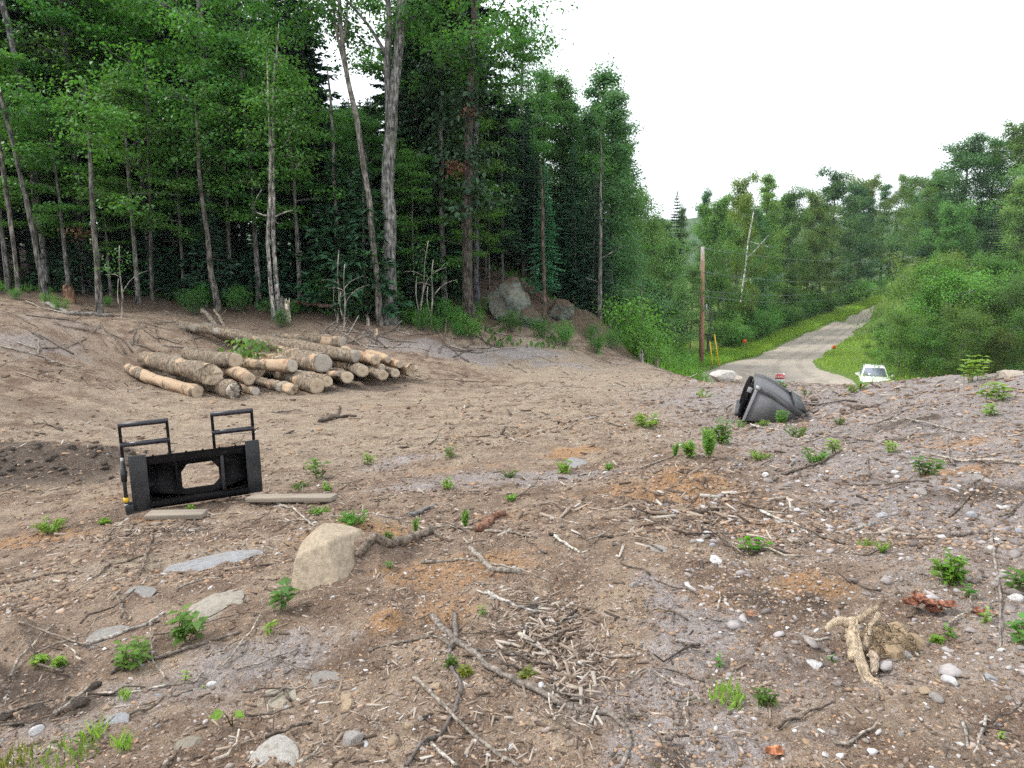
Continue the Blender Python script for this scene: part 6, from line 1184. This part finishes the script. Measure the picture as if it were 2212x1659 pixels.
g = MB()
for args in [(60000, 1.7, 5.2, .0025, .012, 21), (30000, 4.5, 10, .006, .026, 22), (9000, 9, 20, .012, .05, 23)]:
    P, T = gravel(*args); g.add(P, None, T)
o = g.build('soil_crumbs', M['crumbs'], None); o['kind'] = 'stuff'; o['label'] = 'crumbly brown soil and bark fragments over the clearing'
g = MB()
for args in [(1500, 3.0, 9.0, .008, .04, 31), (1800, 2.0, 5.0, .004, .016, 32)]:
    P, T = gravel(*args, keep=lambda x, y: x > .5+.12*y, a0=8); g.add(P, None, T)
o = g.build('rubble', M['rubble'], None); o['kind'] = 'stuff'; o['label'] = 'grey broken stone rubble over the right slope'
def chips(n, r0, r1, lmin, lmax, seed, wfac=(.07, .22), centre=None):
    rg = np.random.default_rng(seed); x, y = polar_pts(rg, n, r0, r1, -42, 42); k = rg.random(n) < .12+.85*sstep(.5, .7, fbm(x*.7+5, y*.7, 95, 3)*.5+.5); x, y = x[k], y[k]; n = len(x)
    if centre is not None:
        n = int(n); x = centre[0]+rg.normal(0, centre[2], n); y = centre[1]+rg.normal(0, centre[3], n)
    z = H(x, y); L = lmin*(lmax/lmin)**(rg.random(n)**1.6); w = L*rg.uniform(*wfac, n); h = w*rg.uniform(.2, .7, n)
    B = np.array([(-.5,-.5,-.5),(.5,-.3,-.5),(.5,.3,-.5),(-.5,.5,-.5),(-.5,-.4,.5),(.45,-.2,.5),(.45,.2,.5),(-.5,.4,.5)]); V = B[None]*np.stack([L, w, h], 1)[:, None]
    a = rg.uniform(0, 6.28, n)[:, None]; t = rg.normal(0, .22, n)[:, None]; X = V[..., 0]*np.cos(t); Zv = V[..., 2]+V[..., 0]*np.sin(t); P = np.stack([X*np.cos(a)-V[..., 1]*np.sin(a)+x[:, None], X*np.sin(a)+V[..., 1]*np.cos(a)+y[:, None], Zv+(z+np.abs(np.sin(t[:, 0]))*L*.2+h*.35)[:, None]], -1).reshape(-1, 3)
    Q = np.array([(0,3,2,1),(4,5,6,7),(0,1,5,4),(1,2,6,5),(2,3,7,6),(3,0,4,7)]); return P, (Q[None]+np.arange(n)[:, None, None]*8).reshape(-1, 4)
g = MB()
for args in [(17000, 1.7, 5.5, .008, .07, 11), (11000, 4.5, 10, .02, .13, 12), (5000, 9, 18, .04, .22, 13), (7000, 15, 26, .08, .5, 14, (.03, .08))]:
    P, Q = chips(*args); g.add(P, Q)
for u, v, sx_, sy_, n, lo, hi in [(1190,1380,.14,.22,700,.02,.12),(1240,1460,.10,.2,350,.02,.10),(1500,1120,.5,.35,600,.03,.2),(330,1150,.3,.15,250,.03,.15),(1700,870,.9,.5,350,.05,.25)]:
    p = hit(u, v); P, Q = chips(n*3, 2, 3, lo, hi, int(u), (.06, .2), (p[0], p[1], sx_, sy_)); g.add(P, Q)
o = g.build('wood_chips', M['chips'], None); o['kind'] = 'stuff'; o['label'] = 'grey and tan wood chips and bark litter over the ground'
def grass_mass(name, label, pts, h, green, seed, wd=.02):
    rg = np.random.default_rng(seed); n = len(pts); m = MB(); D = rg.normal(0, .4, (n, 3)); D[:, 2] = 1; m.leaves(pts, h*rg.uniform(.4, 1.2, n), wd*rg.uniform(.6, 1.6, n), D, rand_unit(rg, n)); o = m.build(name, M['leaf'], None); o.color = (*green, 1); o['kind'] = 'stuff'; o['label'] = label
rg = np.random.default_rng(77); tt = rg.random(22000)
uE = np.interp(tt, [0, .25, .5, .75, 1], [1540, 1640, 1740, 1830, 1905]); yE = ROADL(uE)+rg.random(22000)**1.2*(6+rg.random(22000)*5)+.3; x = (uE-CU)/FPX*(yE*CP+6*SP); pts = np.stack([x, yE, H(x, yE)], 1)
n2 = 15000; x2, y2 = rg.uniform(19, 40, n2), rg.uniform(40, 72, n2); u2 = CU+x2/(y2*CP+6.5*SP)*FPX; k = (u2 > np.interp(y2, [43, 50, 55, 64, 75, 89], [1862, 1777, 1760, 1803, 1848, 1888])) ; pts2 = np.stack([x2[k], y2[k], H(x2[k], y2[k])], 1)
n3 = 26000; u3 = rg.uniform(1310, 1620, n3); y3 = rg.uniform(20.5, 60, n3); k = y3 < 60; u3, y3 = u3[k], y3[k]; x3 = (u3-CU)/FPX*(y3*CP+6*SP); z3 = H(x3, y3); k = (z3 < -3.2) & ((u3 < 1478) | (y3 < 35) | (y3 > ROADL(u3)+.4)); pts3 = np.stack([x3[k], y3[k], z3[k]], 1)
grass_mass('grass', 'bright yellow green grass on the road verges', np.concatenate([pts, pts2]), .42, (.30, .47, .07), 5, .035)
grass_mass('undergrowth', 'low leafy ground cover around the utility pole', pts3, .55, (.18, .38, .06), 6, .06)
n4 = 9000; u4 = rg.uniform(-250, 1300, n4); y4 = rg.uniform(20.5, 34, n4); x4 = (u4-CU)/FPX*y4; k = rg.random(n4) < sstep(.45, .7, fbm(x4*.5, y4*.5, 19, 3)*.5+.5); pts4 = np.stack([x4[k], y4[k], H(x4[k], y4[k])], 1)
grass_mass('ground_cover', 'sparse green ground cover on the forest floor', pts4, .22, (.07, .2, .045), 7, .10)

# ---------------- the air
def haze():
    t = NT('thin_summer_haze'); v = t.n('ShaderNodeVolumePrincipled'); v.inputs['Color'].default_value = (.80, .88, 1, 1); v.inputs['Density'].default_value = .0002; v.inputs['Anisotropy'].default_value = .1; t.l(v.outputs[0], t.out.inputs['Volume'])
    m = MB(); m.box((0, 0, 55), (2900, 2900, 150)); o = m.build('haze', t.m, None); o['kind'] = 'stuff'; o.display_type = 'WIRE'
haze()
SC.cycles.volume_bounces = 1
